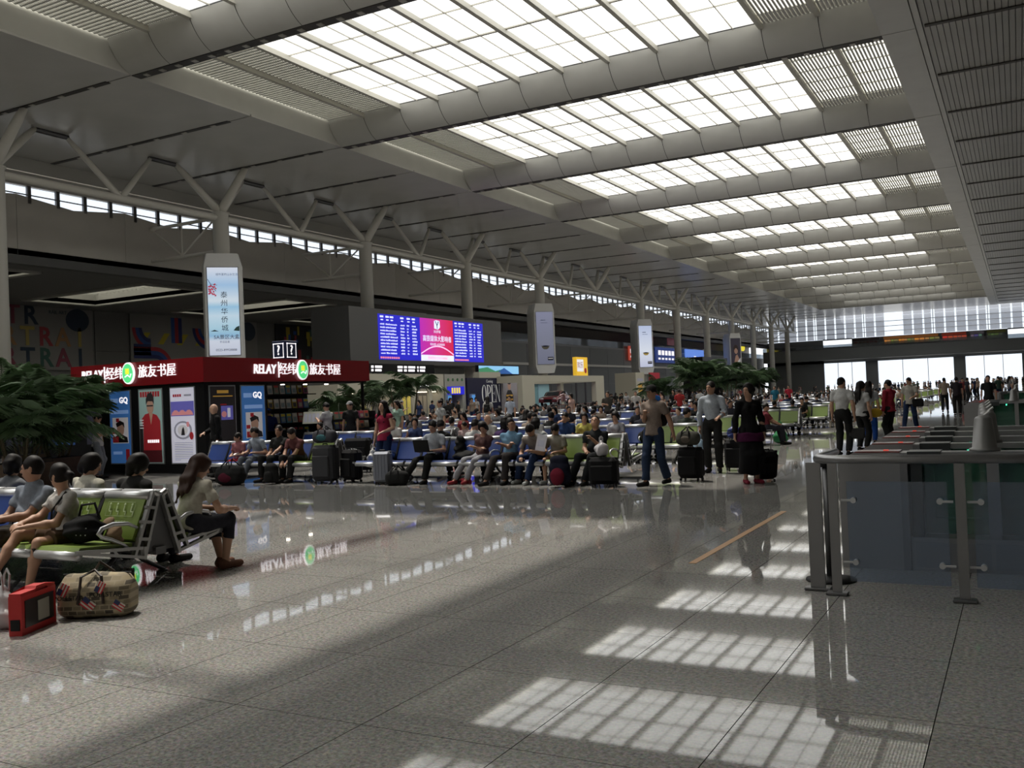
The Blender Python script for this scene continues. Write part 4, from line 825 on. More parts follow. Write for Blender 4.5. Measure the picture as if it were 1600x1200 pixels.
MB().b(0, 7.5, 0, .3, 3.3, 4.6).o('casing', m_kblk, ls); card(.1, 7.4, 3.85, 4.55, mat('screen_sky', (.25, .55, .85), .5, emit=.8), ls, -.002, 'screen'); MB().prism([(.1, 3.85), (.1, 4.3), (1.6, 4.45), (3, 4.1), (4.4, 4.3), (6, 3.85)], 'y', -.007, -.01).o('hills', mat('screen_hills', (.06, .28, .14), .5, emit=.5), ls); MB().prism([(3, 3.85), (4.6, 4.4), (6.2, 3.85)], 'y', -.011, -.013).o('hill', mat('screen_hill_blue', (.03, .12, .4), .5, emit=.5), ls)
for x in (.4, 7.1): MB().b(x-.08, x+.08, .1, .26, 0, 3.3).o('post', m_steel_d, ls)
# car on show inside a white portal frame
pf = thing('display_portal', 'wide white portal frame around the car on show', 'frame', (-37.5, 71.2, 0), PI/2)
MB().b(0, 18, 0, .5, 2.95, 3.55).o('lintel', m_cream, pf); MB().b(0, 2.3, 0, .5, 0, 2.95).o('pillar', m_cream, pf); MB().b(15.9, 18, 0, .5, 0, 2.95).o('pillar', m_cream, pf); MB().b(0, 18, 4.5, 5, 2.95, 3.55).o('lintel', m_cream, pf); MB().b(0, .5, .5, 4.5, 2.95, 3.55).b(17.5, 18, .5, 4.5, 2.95, 3.55).o('lintel', m_cream, pf)
MB().b(.2, .8, 4.5, 5, 0, 2.95).b(17.2, 17.8, 4.5, 5, 0, 2.95).o('rear_pillar', m_cream, pf)
for x0, x1, z0, z1, c_ in ((2.6, 3.8, .8, 2.9, (.55, .5, .48)), (4.0, 6.0, .9, 2.6, (.12, .11, .08)), (8.2, 11, .4, 2.9, (.32, .02, .04)), (11.4, 12.4, .4, 2.9, (.15, .3, .33)), (12.6, 15, .4, 2.9, (.3, .5, .55))):
    card(x0, x1, z0, z1, mat('stall_panel_%d' % int(x0*10), c_, .5, emit=.12), pf, 4.9, 'display_board', .08)
text('车展', .6, m_lit, pf, (9.6, 4.75, 2.5), ext=.005)
pd = thing('show_platform', 'low dark platform with a red and white railing under the car', 'platform', (-37.6, 81.8, 0), PI/2)
MB().b(-5, 6.5, .8, 4.2, 0, .75).o('deck', m_dark, pd)
for x in np.arange(-5, 6.6, 1.15): MB().tube([(float(x), .7, 0), (float(x), .7, .85)], .03, 6).o('post', m_bar, pd)
for z in (.8, .5): MB().tube([(-5, .7, z), (6.5, .7, z)], .03, 6).o('rail', m_read, pd)
def car():
    t = thing('car', 'silver and red saloon car on the platform inside the white frame', 'car', (-39.9, 82.6, .75), PI/2+.12); mb = mat('car_paint', (.22, .03, .04), .15, metal=.4, coat=1); mg = mat('car_glass', (.02, .025, .03), .05)
    side = [(-2.3, .32), (-2.28, .62), (-2.1, .78), (-1.2, .92), (-.5, 1.3), (.1, 1.42), (.8, 1.38), (1.5, 1.05), (2.1, .98), (2.3, .8), (2.3, .35)]
    def sec(w): return w
    vs = []; fs = []; n = len(side)
    for y, s_ in ((-.88, .0), (-.92, .5), (-.7, 1), (.7, 1), (.92, .5), (.88, 0)):
        for x, z in side: vs.append((x*(1 if s_ < 1 else .99), y, .32+(z-.32)*(s_ if s_ == 1 else (.0 if s_ == 0 else min(1, .62/(max(z-.32, .01)) if z-.32 > .62 else 1)))))
    for i in range(5): fs += [(i*n+j, i*n+j+1, (i+1)*n+j+1, (i+1)*n+j) for j in range(n-1)]
    fs += [(i*n+n-1, i*n, i*n+n, i*n+2*n-1) for i in range(5)]
    MB().add(vs, fs).o('body', mb, t, True)
    MB().prism([(-1.05, .95), (-.48, 1.27), (.1, 1.38), (.75, 1.34), (1.35, 1.02)], 'y', -.80, -.83).prism([(-1.05, .95), (-.48, 1.27), (.1, 1.38), (.75, 1.34), (1.35, 1.02)], 'y', .83, .80).o('side_windows', mg, t); MB().add([(-1.16, -.66, .95), (-1.16, .66, .95), (-.53, .62, 1.31), (-.53, -.62, 1.31)], [(0, 1, 2, 3)]).o('windscreen', mg, t)
    for x in (-1.4, 1.35):
        for y in (-.85, .85):
            w = MB().tube([(x, y-.1, .32), (x, y+.1, .32)], .32, 16).o('wheel', m_black, t); MB().tube([(x, y-.12, .32), (x, y+.12, .32)], .2, 10).o('rim', m_bar, w)
    for y in (-.65, .65): MB().ell((-2.2, y, .68), (.1, .2, .09)).o('headlight', m_bar, t)
    MB().b(-2.33, -2.2, -.4, .4, .4, .62).o('grille', m_black, t)
car()
ya_ = thing('yellow_light_box', 'yellow and red lit advertisement box above the car display', 'light box', (-41.5, 91.3, 0), PI/2)
MB().b(0, 3.0, 0, .4, 3.6, 5.75).o('casing', mat('ad_yellow', (.75, .45, .03), .5, emit=.7), ya_); card(.25, 1.9, 4.2, 5.5, mat('ad_paper', (.8, .8, .82), .5, emit=.7), ya_, -.001, 'sheet'); text('欢乐', .75, m_pred, ya_, (1.05, -.01, 4.85), ext=.003); disc(2.4, 4.3, .3, .3, m_pred, ya_, -.002); MB().b(.2, .4, .1, .3, 0, 3.6).b(2.6, 2.8, .1, .3, 0, 3.6).o('post', m_steel_d, ya_)
wp = thing('service_pillar', 'cream service pillar under the bowl advertisement', 'pillar', (-45, 118, 0), PI/2); MB().b(0, 3.2, 0, 3, 0, 4.4).o('body', m_cream, wp); card(.8, 2.4, 1.6, 2.8, m_pgold, wp, -.001, 'notice'); card(.5, 2.7, 3.2, 3.6, m_pgrey, wp, -.001, 'notice')
rp = thing('red_poster', 'red poster board right of the cream service pillar', 'poster', (-45, 123.5, 0), PI/2); MB().b(0, 4.0, 0, .2, 0, 4.4).o('board', mat('poster_red_board', (.42, .03, .05), .5, emit=.1), rp); disc(2, 2.6, 1.1, .7, m_pgrey, rp, -.002, 'picture')
# dark shop block with signs along the far left
wm = thing('wall_mezzanine_left', 'dark grey shop block with lit signs along the far left', 'wall', kind='structure')
for k in range(20):
    y = 112+7.5*k
    for z0, z1 in ((0, 3.4), (3.45, 6.6), (6.65, 9.4)): MB().b(-62.4, -62, y+.04, y+7.46, z0, z1).o('panel', mat('block_grey', (.11, .115, .12), .5) if (k+int(z0)) % 3 else mat('block_grey_lt', (.14, .145, .15), .5), wm)
MB().b(-66, -62, 112, 262, 9.4, 9.7).o('deck', m_deck, wm); MB().b(-62.1, -62, 112, 262, 9.7, 10.8).o('balustrade', MATS['balustrade_glass'], wm); MB().b(-66.4, -66, 112, 262, 9.4, 13).o('back_wall', mat('mezz_wall', (.2, .18, .16), .6), wm)
MB().b(-62.2, -61.8, 112, 262, 6.3, 6.65).o('ledge', m_white, wm)
rng = random.Random(21)
sgs = [('red board of white characters', 158.5, 163.5, 7.6, 10.2, (.35, .05, .03)), ('navy lit sign with white characters', 172.5, 185, 7.4, 10.4, (.03, .06, .25)), ('bright blue lit screen with a white figure', 191, 204, 7.5, 10.5, (.12, .25, .75)), ('small plum sign with white marks', 166, 171.5, 11, 12.6, (.14, .03, .06)), ('maroon sign', 180, 188, 11, 12.4, (.1, .03, .04)), ('yellow round lit sign', 236, 240, 11.2, 13, (.9, .75, .05)), ('small yellow lit sign', 248, 250.5, 11.4, 12.8, (.8, .65, .05)), ('violet shop sign', 222, 228, 11.2, 12.6, (.2, .1, .35)), ('low blue panel by the cream pillar', 108, 112, 2, 3.2, (.03, .05, .3))]
for nm, y0, y1, z0, z1, c_ in sgs:
    t = thing('wall_sign', nm+' on the far left shops', 'sign', (-61.7, y0, 0), PI/2); e_ = .9 if max(c_) > .3 else .5
    if 'round' in nm: disc((y1-y0)/2, (z0+z1)/2, (y1-y0)/2, (z1-z0)/2, mat('sign_'+nm, c_, .5, emit=e_), t, 0, 'panel', .2)
    else: MB().b(0, y1-y0, -.2, 0, z0, z1).o('panel', mat('sign_'+nm, c_, .5, emit=e_), t)
    if 'white' in nm:
        q = MB(); n_ = 5
        for k in range(n_):
            u = (y1-y0)*(.12+.16*k)
            if 'figure' in nm: q.b(u, u+(y1-y0)*.1, -.26, -.21, z0+.9+.1*k, z0+1.1+.25*(k % 3))
            else: q.b(u, u+(y1-y0)*.11, -.26, -.21, z0+(z1-z0)*.5, z0+(z1-z0)*.8).b(u, u+(y1-y0)*.09, -.26, -.21, z0+(z1-z0)*.2, z0+(z1-z0)*.32)
        q.o('sign_marks', m_lit, t)['kind'] = 'stuff'
rl = thing('red_light_strip', 'dark stall roof edged with a red light strip, under the portrait box', 'stall', (-40, 132, 0), PI/2); MB().b(0, 13, 0, 3, 4.3, 6.5).o('roof', m_kblk, rl); MB().b(0, 13, -.1, 0, 4.3, 4.6).o('light_strip', mat('red_strip', (1, .03, .03), .5, emit=1.5), rl); MB().b(0, .3, .2, 3, 0, 4.3).b(12.7, 13, .2, 3, 0, 4.3).o('support', m_kblk, rl)

# ---------------------------------------------------------------- palms and planters
m_leaf = [mat('leaf_%d' % i, c_, .55) for i, c_ in enumerate([(.03, .065, .018), (.045, .09, .03), (.06, .11, .045)])]; m_stem = mat('palm_stem', (.09, .075, .04), .8, noise=.3, nscale=20); m_pot = mat('planter_brown', (.085, .05, .03), .6, noise=.2, nscale=12)
def frond(L, seed, droop=.5):
    r = random.Random(seed); b = MB(); pts = []
    for i in range(9):
        t = i/8; pts.append(Vector((L*t*(1-.15*t), 0, L*(.55*t-droop*t*t))))
    b.tube(pts, [.012*(1-.8*i/8) for i in range(9)], 5)
    for i in range(26):
        t = .18+.8*i/25; q = t*8; j = min(int(q), 7); p = pts[j].lerp(pts[j+1], q-j); ll = L*.36*math.sin(PI*min(1, t*.9+.12))+.05
        for s_ in (-1, 1):
            d = Vector((.55+r.uniform(-.1, .1), s_*1.0, -.25-r.uniform(0, .45))).normalized(); w = Vector((.022, 0, .006)); m1 = p+d*ll*.5+Vector((0, 0, .02)); e_ = p+d*ll+Vector((0, 0, -.12*ll))
            b.add([p-w*.4, p+w*.4, m1+w, e_, m1-w], [(0, 1, 2, 3, 4)])
    return b
FR = [[frond(L, i*7+j, dr).mesh('frond', m_leaf[j]) for j in range(3)] for i, (L, dr) in enumerate(((1.5, .6), (1.9, .75), (1.2, .4)))]
def palm(label, loc, h, n, sc=1, stems=3, seed=0, group=None, pot=.45):
    t = thing('potted_palm', label, 'palm', loc, group=group); r = random.Random(seed)
    if pot: MB().prism([(-pot, -pot), (pot, -pot), (pot, pot), (-pot, pot)], 'z', 0, .55).o('planter', m_pot, t); MB().b(-pot+.04, pot-.04, -pot+.04, pot-.04, .5, .56).o('soil', m_black, t)
    for s_ in range(stems):
        a = 2*PI*s_/stems+seed; bx_, by_ = .18*math.cos(a), .18*math.sin(a); hh = h*r.uniform(.6, 1); tx_, ty_ = bx_+.35*math.cos(a)*sc, by_+.35*math.sin(a)*sc
        MB().tube([(bx_, by_, .4 if pot else 0), ((bx_+tx_)/2, (by_+ty_)/2, hh*.5), (tx_, ty_, hh)], [.04, .032, .02], 7).o('stem', m_stem, t)
        for k in range(n):
            f = link('frond', FR[r.randrange(3)][r.randrange(3)], t, (tx_, ty_, hh-r.uniform(0, .5)*min(1, hh*.3))); s2_ = sc*r.uniform(.75, 1.15); f.scale = (s2_,)*3; f.rotation_euler = (r.uniform(-.2, .2), -r.uniform(-.15, .75), 2*PI*k/n+r.uniform(-.3, .3))
    return t
palm('large bushy palm in a brown planter at the left edge', (-20.9, 14.0, 0), 2.0, 13, 1.1, 5, 1, pot=.55)
palm('bushy palm beside the kiosk front, right of the large palm', (-22.3, 16.0, 0), 2.1, 13, 1.05, 5, 2, pot=.5)
palm('palm half hidden behind the leftmost palm', (-25.4, 17.2, 0), 2.4, 13, 1.2, 5, 3)
palm('tall slender palm standing in front of the departure board', (-18.6, 26.6, 0), 2.9, 9, .85, 2, 4)
palm('palm behind the open end of the kiosk', (-20.6, 25.9, 0), 2.0, 10, .8, 3, 5)
for i, (x, y, h) in enumerate(((-17.4, 56.6, 3.0), (-16.9, 61.4, 3.4), (-16.4, 66.2, 3.0), (-23.7, 66.8, 2.4))): palm(['leftmost of the distant bushy palms among the crowd', 'tallest distant bushy palm in the middle of the three', 'rightmost of the distant bushy palms among the crowd', 'small distant palm near the bowl advertisement'][i], (x, y, 0), h, 12, 1.15 if i < 3 else .9, 4, 10+i, 'palms far down the hall', pot=.7)

# dark booth and screens behind the palms
bt0 = thing('promotion_booth', 'dark booth with a blue side panel behind the palms at the left', 'booth', (-34, 24, 0))
MB().b(-6, 5.5, 0, .2, 0, 2.5).o('front_wall', m_kblk, bt0); MB().b(5.3, 5.5, .2, 5, 0, 2.5).o('side_wall', mat('booth_blue', (.02, .06, .16), .5), bt0); MB().b(-6, 5.5, .2, 5, 2.4, 2.55).o('roof', m_kblk, bt0)
for k in range(4): card(-5.2+k*2.5, -3.4+k*2.5, .5, 2.1, mat('booth_poster_%d' % (k % 2), [(.04, .1, .3), (.03, .03, .05)][k % 2], .5, emit=.1), bt0, -.001, 'poster')
# ---------------------------------------------------------------- people
V3 = lambda *a: np.array(a, float)
def nrm(v): return v/(np.linalg.norm(v)+1e-9)
def ik(A, T, l1, l2, pole):
    d = T-A; L = np.linalg.norm(d); L = min(max(L, abs(l1-l2)+.01), l1+l2-.003); u = nrm(d); T = A+u*L
    a = (l1*l1-l2*l2+L*L)/(2*L); h = math.sqrt(max(l1*l1-a*a, 0)); p = pole-u*(pole@u); return A+u*a+nrm(p)*h, T
SKIN = [mat('skin_%d' % i, c_, .55) for i, c_ in enumerate([(.42, .24, .16), (.36, .2, .13), (.48, .29, .2)])]
m_hair = mat('hair_black', (.010, .008, .008), .55, spec=.18); m_hairb = mat('hair_brown', (.035, .016, .011), .55, spec=.2); m_eye = mat('eye_dark', (.02, .015, .012), .3); m_lip = mat('lips', (.34, .12, .10), .5)
_mc = {}
def cloth(c):
    k = 'cloth_%02d_%02d_%02d' % tuple(int(v*99) for v in c); return mat(k, tuple(v*.8 for v in c), .85, noise=.12, nscale=30, spec=.12)
def rotm(yaw, pitch, roll):
    y, p, r = (math.radians(v) for v in (yaw, pitch, roll))
    return np.array(Matrix.Rotation(y, 3, 'Z') @ Matrix.Rotation(-p, 3, 'X') @ Matrix.Rotation(r, 3, 'Y'))
def build_person(S):
    """S: pose and dress. Local frame: faces +y, right hand at +x, feet (or seat) at the origin. Returns {part: mesh}"""
    q = S.get('q', 'mid'); vox = S.get('vox') or {'near': .0115, 'mid': .0155, 'far': .036}[q]; s = S.get('h', 1.7)/1.7; fem = S.get('fem', False); fine = q != 'far'; sit = S.get('pose') == 'sit'
    th = .013 if fine else .012
    lean, side, bend = math.radians(S.get('lean', 0)), math.radians(S.get('side', 0)), math.radians(S.get('bend', 0))
    pz = (.44+.055) if sit else .93*s; ts = s*.88 if sit else s
    pel = V3(0, S.get('py', 0), pz); up0 = nrm(V3(math.sin(side), math.sin(lean), math.cos(lean)))
    up1 = nrm(V3(math.sin(side), math.sin(lean+bend), math.cos(lean+bend)))
    tw = math.radians(S.get('twist', 0)); rgt = V3(math.cos(tw), math.sin(tw), 0); rgt = nrm(rgt-up1*(rgt@up1)); fwd = nrm(np.cross(up1, rgt))
    waist = pel+up0*.16*ts; chest = waist+nrm(up0+up1)*.17*ts; neck = chest+up1*.17*ts; fw0 = nrm(np.cross(up0, V3(1, 0, 0)))
    hup = nrm(up1*.6+V3(0, 0, .6)+fwd*.12); HC = neck+hup*.165*s+fwd*.01
    hy, hp, hr = S.get('head', (0, 0, 0)); R = rotm(hy+S.get('twist', 0), hp, hr); hs = s if s > .9 else s*1.12
    hd = lambda x, y, z: HC+R@(V3(x, y, z)*hs)
    sw = (.165 if fem else .185)*s
    sh = {k: neck-up1*.055*s+rgt*sw*k for k in (-1, 1)}; hip = {k: pel+V3(.085*k*s, 0, -.02*s) for k in (-1, 1)}
    # arms
    el = {}; wr = {}
    for k, key in ((1, 'R'), (-1, 'L')):
        T = S.get('hand'+key, 'hang')
        if isinstance(T, str):
            if T == 'hang': T = V3(.24*k*s, .04+S.get('py', 0), pz-.10*s) if not sit else V3(.2*k, .30, .60)
            elif T == 'lap': T = pel+V3(.07*k*s, .26*s, .10*s)
            elif T == 'knee': T = pel+V3(.13*k*s, .40*s, .07*s)
            elif T == 'chest': T = chest+fwd*.22*s+rgt*.03*k*s-up1*.02
            elif T == 'cross': T = chest+fwd*.2*s-rgt*.10*k*s-up1*.08*s
            elif T == 'phone': T = chest+fwd*.30*s+rgt*.06*k*s-up1*.02
            elif T == 'face': T = HC+fwd*.10*s+rgt*.05*k*s-up1*.10*s
            elif T == 'hold': T = pel+V3(.16*k*s, .30*s, .14*s)
        else: T = V3(*T)
        pole = V3(*S.get('elbow'+key, (.55*k, -.7, -.5))); el[k], wr[k] = ik(sh[k], T, .275*s, .25*s, pole)
    kn = {}; an = {}; toe = {}
    for k, key in ((1, 'R'), (-1, 'L')):
        F = S.get('foot'+key)
        if F is None: F = (.1*k*s, .47 if sit else .0, .085*s)
        F = V3(*F); kn[k], an[k] = ik(hip[k], F, .43*s, .425*s, V3(*S.get('knee'+key, (.12*k, 1, .25)))); td = nrm(V3(*S.get('toe'+key, (.15*k, 1, -.42*0)))); toe[k] = an[k]+td*.15*s+V3(0, 0, -.05*s)
    out = {}
    bodyk = .03*s
    def torso(b, g, low=True):
        if low: b.ell(pel, V3(.158 if fem else .15, .115, .12)*s+g)
        b.cap(pel+up0*.02, waist, .118*s+g, (.105 if fem else .118)*s+g, fl=(fw0, .78)); b.cap(waist, chest, (.108 if fem else .122)*s+g, (.125 if fem else .14)*s+g, fl=(fwd, .76))
        b.cap(chest, neck-up1*.06*s, (.125 if fem else .142)*s+g, (.10 if fem else .11)*s+g, fl=(fwd, .72)); b.cap(sh[-1]-rgt*-.03*s, sh[1]-rgt*.03*s, .048*s+g)
        if fem:
            for k in (-1, 1): b.ell(chest+rgt*.062*k*s+fwd*.085*s+up1*.03*s, V3(.055, .05, .055)*s+g)
        elif S.get('belly'): b.ell(waist+fwd*.06, V3(.12, .10, .12)*s+g)
    # body: one continuous skin surface
    bt0 = S.get('bottom', 'trousers'); b = SDF(vox, bodyk); g0 = -.006 if fine else -.01
    torso(b, -.022)
    b.cap(neck-up1*.06*s, HC-R[:, 2]*.05*hs, .058*s, .05*s)
    b.ell(HC, V3(.074, .092, .108)*hs, R); b.ell(hd(0, .028, -.065), V3(.054, .06, .055)*hs, R)
    if fine:
        b.cap(hd(0, .088, .005), hd(0, .107, -.028), .010*hs, .014*hs, k=.012); b.ell(hd(0, .078, .02), V3(.05, .02, .014)*hs, R, k=.015); b.ell(hd(0, .085, -.062), V3(.026, .014, .014)*hs, R, k=.012)
        for k in (-1, 1): b.ell(hd(.030*k, .092, .002), V3(.016, .012, .010)*hs, R, k=.01, sub=True); b.ell(hd(.076*k, -.008, -.008), V3(.012, .022, .034)*hs, R, k=.008)
    for k in (-1, 1):
        b.cap(sh[k], el[k], .042*s, .037*s); b.cap(el[k], el[k]*.65+wr[k]*.35, .038*s, .04*s); b.cap(el[k]*.65+wr[k]*.35, wr[k], .039*s, .026*s)
        d = nrm(wr[k]-el[k]); hdir = S.get('hdir'+('R' if k > 0 else 'L')); d = nrm(V3(*hdir)) if hdir is not None else d
        pn = nrm(np.cross(d, V3(0, 0, 1)) if abs(d[2]) < .8 else V3(k*-1., 0, 0)); pn = nrm(pn-d*(pn@d))   # across or inward
        if abs(d[2]) < .8: acr, nor = pn, -nrm(np.cross(pn, d)); nor = nor if nor[2] < 0 else -nor
        else: nor, acr = pn, nrm(np.cross(d, pn))
        w = wr[k]
        if fine:
            b.cap(w, w+d*.075*s, .026*s, .036*s, fl=(nor, .55))
            for i, (o_, l_) in enumerate(((-.029, .062), (-.010, .072), (.010, .068), (.028, .054))):
                c_ = S.get('curl', .6); r0 = w+d*.078*s+acr*o_*s; r1 = r0+nrm(d+nor*c_*.5)*l_*.5*s; r2 = r1+nrm(d*.8+nor*c_*1.3)*l_*.55*s
                b.cap(r0-d*.02*s, r1, .0098*s, .0098*s, k=.006); b.cap(r1, r2, .0096*s, .0085*s, k=.006)
            tdir = nrm(acr*(-1 if (acr@V3(1, 0, 0))*k > 0 else 1)+d*.7+nor*.5); t0 = w+d*.022*s+acr*(-.02 if (acr@V3(1, 0, 0))*k > 0 else .02)*s; b.cap(t0, t0+tdir*.05*s, .014*s, .0115*s, k=.01); b.cap(t0+tdir*.05*s, t0+tdir*.06*s+d*.022*s, .0112*s, .0095*s, k=.006)
        else: b.cap(w, w+d*.14*s, .034*s, .026*s)
        b.cap(hip[k], kn[k], .07*s, .052*s); cf_ = .008 if bt0 == 'trousers' else 0; b.cap(kn[k], kn[k]*.62+an[k]*.38, .052*s-cf_, .056*s-cf_); b.cap(kn[k]*.62+an[k]*.38, an[k], .054*s-cf_, .034*s-cf_*.5); b.cap(an[k]+V3(0, 0, -.035*s), toe[k], .036*s, .028*s)
    out['body'] = b.mesh('body', None)
    # top
    sl = S.get('sleeve', 'short'); t = SDF(vox, bodyk); torso(t, th, False); t.cap(pel+up0*(-.02 if S.get('tuck') else -.07)*s, waist, (.162 if fem else .156)*s+th-.036*(1 if S.get('tuck') else 0), .12*s+th, fl=(fw0, .86), cut0=True)
    for k in (-1, 1):
        if sl == 'none': t.cap(sh[k]-rgt*.05*k*s, sh[k], .05*s+th); continue
        t.cap(sh[k], el[k] if sl == 'long' else sh[k]*.35+el[k]*.65, .043*s+th, (.042 if sl == 'long' else .05)*s+th, cut1=sl != 'long')
        if sl == 'long': t.cap(el[k], el[k]*.08+wr[k]*.92, .047*s+th, .034*s+th, cut1=True)
    if S.get('collar', not fem): t.cap(neck-up1*.05*s, neck+up1*.005*s+hup*.03*s, .067*s, .062*s, cut1=True)
    else: t.ell(neck+up1*.02*s+fwd*.06*s, V3(.075, .07, .06)*s, sub=True, k=.01)
    out['top'] = t.mesh('top', None, .010 if fine else 0, S.get('seed', 1))
    # bottom
    bt = S.get('bottom', 'trousers'); t = SDF(vox, bodyk); tb = th if S.get('tuck') or sit else -.004; t.ell(pel, V3(.156 if fem else .149, .115, .12)*s+tb); t.cap(pel, pel+up0*.09*s, .128*s+tb, .116*s+tb, fl=(fw0, .78), cut1=True)
    if bt == 'skirt':
        mid_h = (hip[-1]+hip[1])/2; mk_ = (kn[-1]+kn[1])/2
        for k in (-1, 1): t.cap(hip[k], kn[k]*.85+hip[k]*.15, .095*s+th, .09*s+th, cut1=True)
        t.cap(mid_h, mk_*.85+mid_h*.15, .10*s+th, .09*s+th, cut1=True)
        if S.get('long'):
            for k in (-1, 1): t.cap(kn[k], kn[k]*.25+an[k]*.75, .10*s+th, .11*s+th, cut1=True)
            t.cap(mk_, (kn[-1]+kn[1])/8+(an[-1]+an[1])*.375, .11*s+th, .12*s+th, cut1=True)
    else:
        fr = {'trousers': 1, 'shorts': 0, 'capri': .5}[bt]
        for k in (-1, 1):
            e_ = kn[k] if fr else hip[k]*.3+kn[k]*.7
            t.cap(hip[k], e_, .086*s+th, (.062 if fr else .085)*s+th, cut1=not fr)
            if fr: t.cap(kn[k], kn[k]*(1-fr*.96)+an[k]*fr*.96, .061*s+th, (.042 if S.get('slim') else .056)*s+th, cut1=True)
    out['trousers' if bt in ('trousers', 'capri') else bt] = t.mesh('bottom', None, .009 if fine else 0, S.get('seed', 1)+5)
    if S.get('shoes', True):
        for k in (-1, 1):
            t = SDF(vox*.9, .02*s); hl = an[k]+V3(0, 0, -.045*s)-nrm(toe[k]-an[k])*V3(1, 1, 0)*.03*s; tt = toe[k]+nrm((toe[k]-an[k])*V3(1, 1, .0))*.03*s; tt[2] = min(tt[2], hl[2]+.01) if an[k][2] < .12*s else tt[2]
            t.cap(hl, tt, .043*s, .036*s, fl=None); t.cap(hl, an[k]+V3(0, 0, .0), .042*s, .042*s, cut1=True); t.clip((0, 0, an[k][2]-.083*s), (0, 0, -1)); out['shoe_%d' % k] = t.mesh('shoe', None)
    # hair
    hst = S.get('hair', 'short')
    if hst != 'bald':
        t = SDF(vox*.95, .02*hs); big = {'short': 0, 'bob': .016, 'long': .012, 'pony': .006, 'cap': 0}[hst]
        t.ell(hd(0, -.010, .018), (V3(.082, .098, .105)+big)*hs, R)
        if hst == 'bob':
            for k in (-1, 1): t.cap(hd(.062*k, -.02, .0), hd(.068*k, -.015, -.085), .032*hs, .025*hs)
            t.cap(hd(0, -.06, .0), hd(0, -.065, -.09), .06*hs, .05*hs)
        t.ell(hd(0, .112, -.052), V3(.066, .085, .105)*hs, R, sub=True, k=.012)
        if hst in ('short', 'cap', 'pony'): t.clip(hd(0, -.02, -.07), R@nrm(V3(0, .35, -.94)))
        if hst in ('short', 'cap', 'pony'):
            for k in (-1, 1): t.ell(hd(.09*k, .028, -.035), V3(.04, .036, .04)*hs, R, sub=True, k=.012)
        if hst == 'pony': t.cap(hd(0, -.095, .0), hd(0, -.125, -.03), .03*hs, .032*hs); t.cap(hd(0, -.125, -.03), hd(0, -.12, -.13), .034*hs, .014*hs)
        if hst == 'long':
            bk = -fwd*.115*s
            for k in (-1, 0, 1): t.cap(hd(.045*k, -.065, -.01), neck+bk+rgt*.05*k*s-up1*.02*s, .046*hs, .04*s); t.cap(neck+bk+rgt*.05*k*s-up1*.02*s, chest+bk*1.12+rgt*.055*k*s-up1*(.02+.05*abs(k-1))*s, .04*s, .014*s)
            if S.get('hairfront'):
                for k in (-1, 1): t.cap(hd(.07*k, .0, -.02), neck+rgt*.085*k*s+fwd*.07*s-up1*.02*s, .03*hs, .034*s); t.cap(neck+rgt*.085*k*s+fwd*.07*s-up1*.02*s, chest+rgt*.09*k*s+fwd*.125*s-up1*.02*s, .034*s, .016*s)
        if fine and hst != 'cap':
            for k in (-1, 1): t.cap(hd(.017*k, .096, .024), hd(.045*k, .084, .024), .0055*hs, .0045*hs, k=.004)
        out['hair'] = t.mesh('hair', None, .006 if fine else 0, 3)
        if hst == 'cap':
            t = SDF(vox*.95, .01); t.ell(hd(0, -.008, .03), V3(.088, .104, .10)*hs, R); t.clip(hd(0, 0, .035), R@V3(0, .1, -1)); t.cap(hd(-.03, .09, .04), hd(.03, .09, .04), .05*hs, .05*hs, fl=(R@V3(0, 0, 1), .16), k=.008); out['cap'] = t.mesh('cap', None)
    if fine:
        t = MB(); m2 = MB()
        for k in (-1, 1): t.ell(tuple(V3(0, 0, 0)), (.0125*hs, .005*hs, .0055*hs if not S.get('asleep') else .0015), 8, 5)
        # place eyes and mouth in head space
        n_ = len(t.v)//2; R4 = R
        t.v = [tuple(HC+R4@(V3(*p)+V3((-.030 if i < n_ else .030), .0835, .004)*hs)) for i, p in enumerate(t.v)]; out['eyes'] = t.mesh('eyes', m_eye, True)
        m2.ell((0, 0, 0), (.022*hs, .006*hs, .0065*hs), 10, 5); m2.v = [tuple(HC+R4@(V3(*p)+V3(0, .0965, -.06)*hs)) for p in m2.v]; out['mouth'] = m2.mesh('mouth', m_lip, True)
    S['_j'] = dict(HC=HC, neck=neck, chest=chest, waist=waist, pel=pel, sh=sh, el=el, wr=wr, kn=kn, an=an, fwd=fwd, up=up1, rgt=rgt)
    return out
def dress(meshes, S, label, x, y, face, group=None):
    t = thing('person', label, 'person', (x, y, S.get('z', 0)), math.radians(face), group)
    cols = {'body': SKIN[S.get('skin', 0)], 'top': cloth(S.get('top', (.5, .5, .5))), 'trousers': cloth(S.get('bot', (.03, .03, .04))), 'shorts': cloth(S.get('bot', (.03, .03, .04))), 'skirt': cloth(S.get('bot', (.03, .03, .04))), 'hair': S.get('hairmat', m_hair), 'cap': cloth(S.get('capc', (.4, .4, .42)))}
    for nm, me in meshes.items():
        n2 = 'shoe' if nm.startswith('shoe') else nm; m = cols.get(nm) or (cloth(S.get('shoec', (.02, .02, .02))) if n2 == 'shoe' else None)
        o = link(n2, me, t)
        if m is not None:
            if not me.materials: me.materials.append(None)
            o.material_slots[0].link = 'OBJECT'; o.material_slots[0].material = m
    return t
def person(label, x, y, face, **S):
    me = build_person(S); t = dress(me, S, label, x, y, face, S.get('group')); t['_'] = 0; del t['_']; return t, S['_j']
W = (.55, .55, .54); BK = (.012, .012, .014); JE = (.02, .035, .085); NV = (.012, .014, .03)
SEATB = .42   # pelvis distance from a bench's centre line
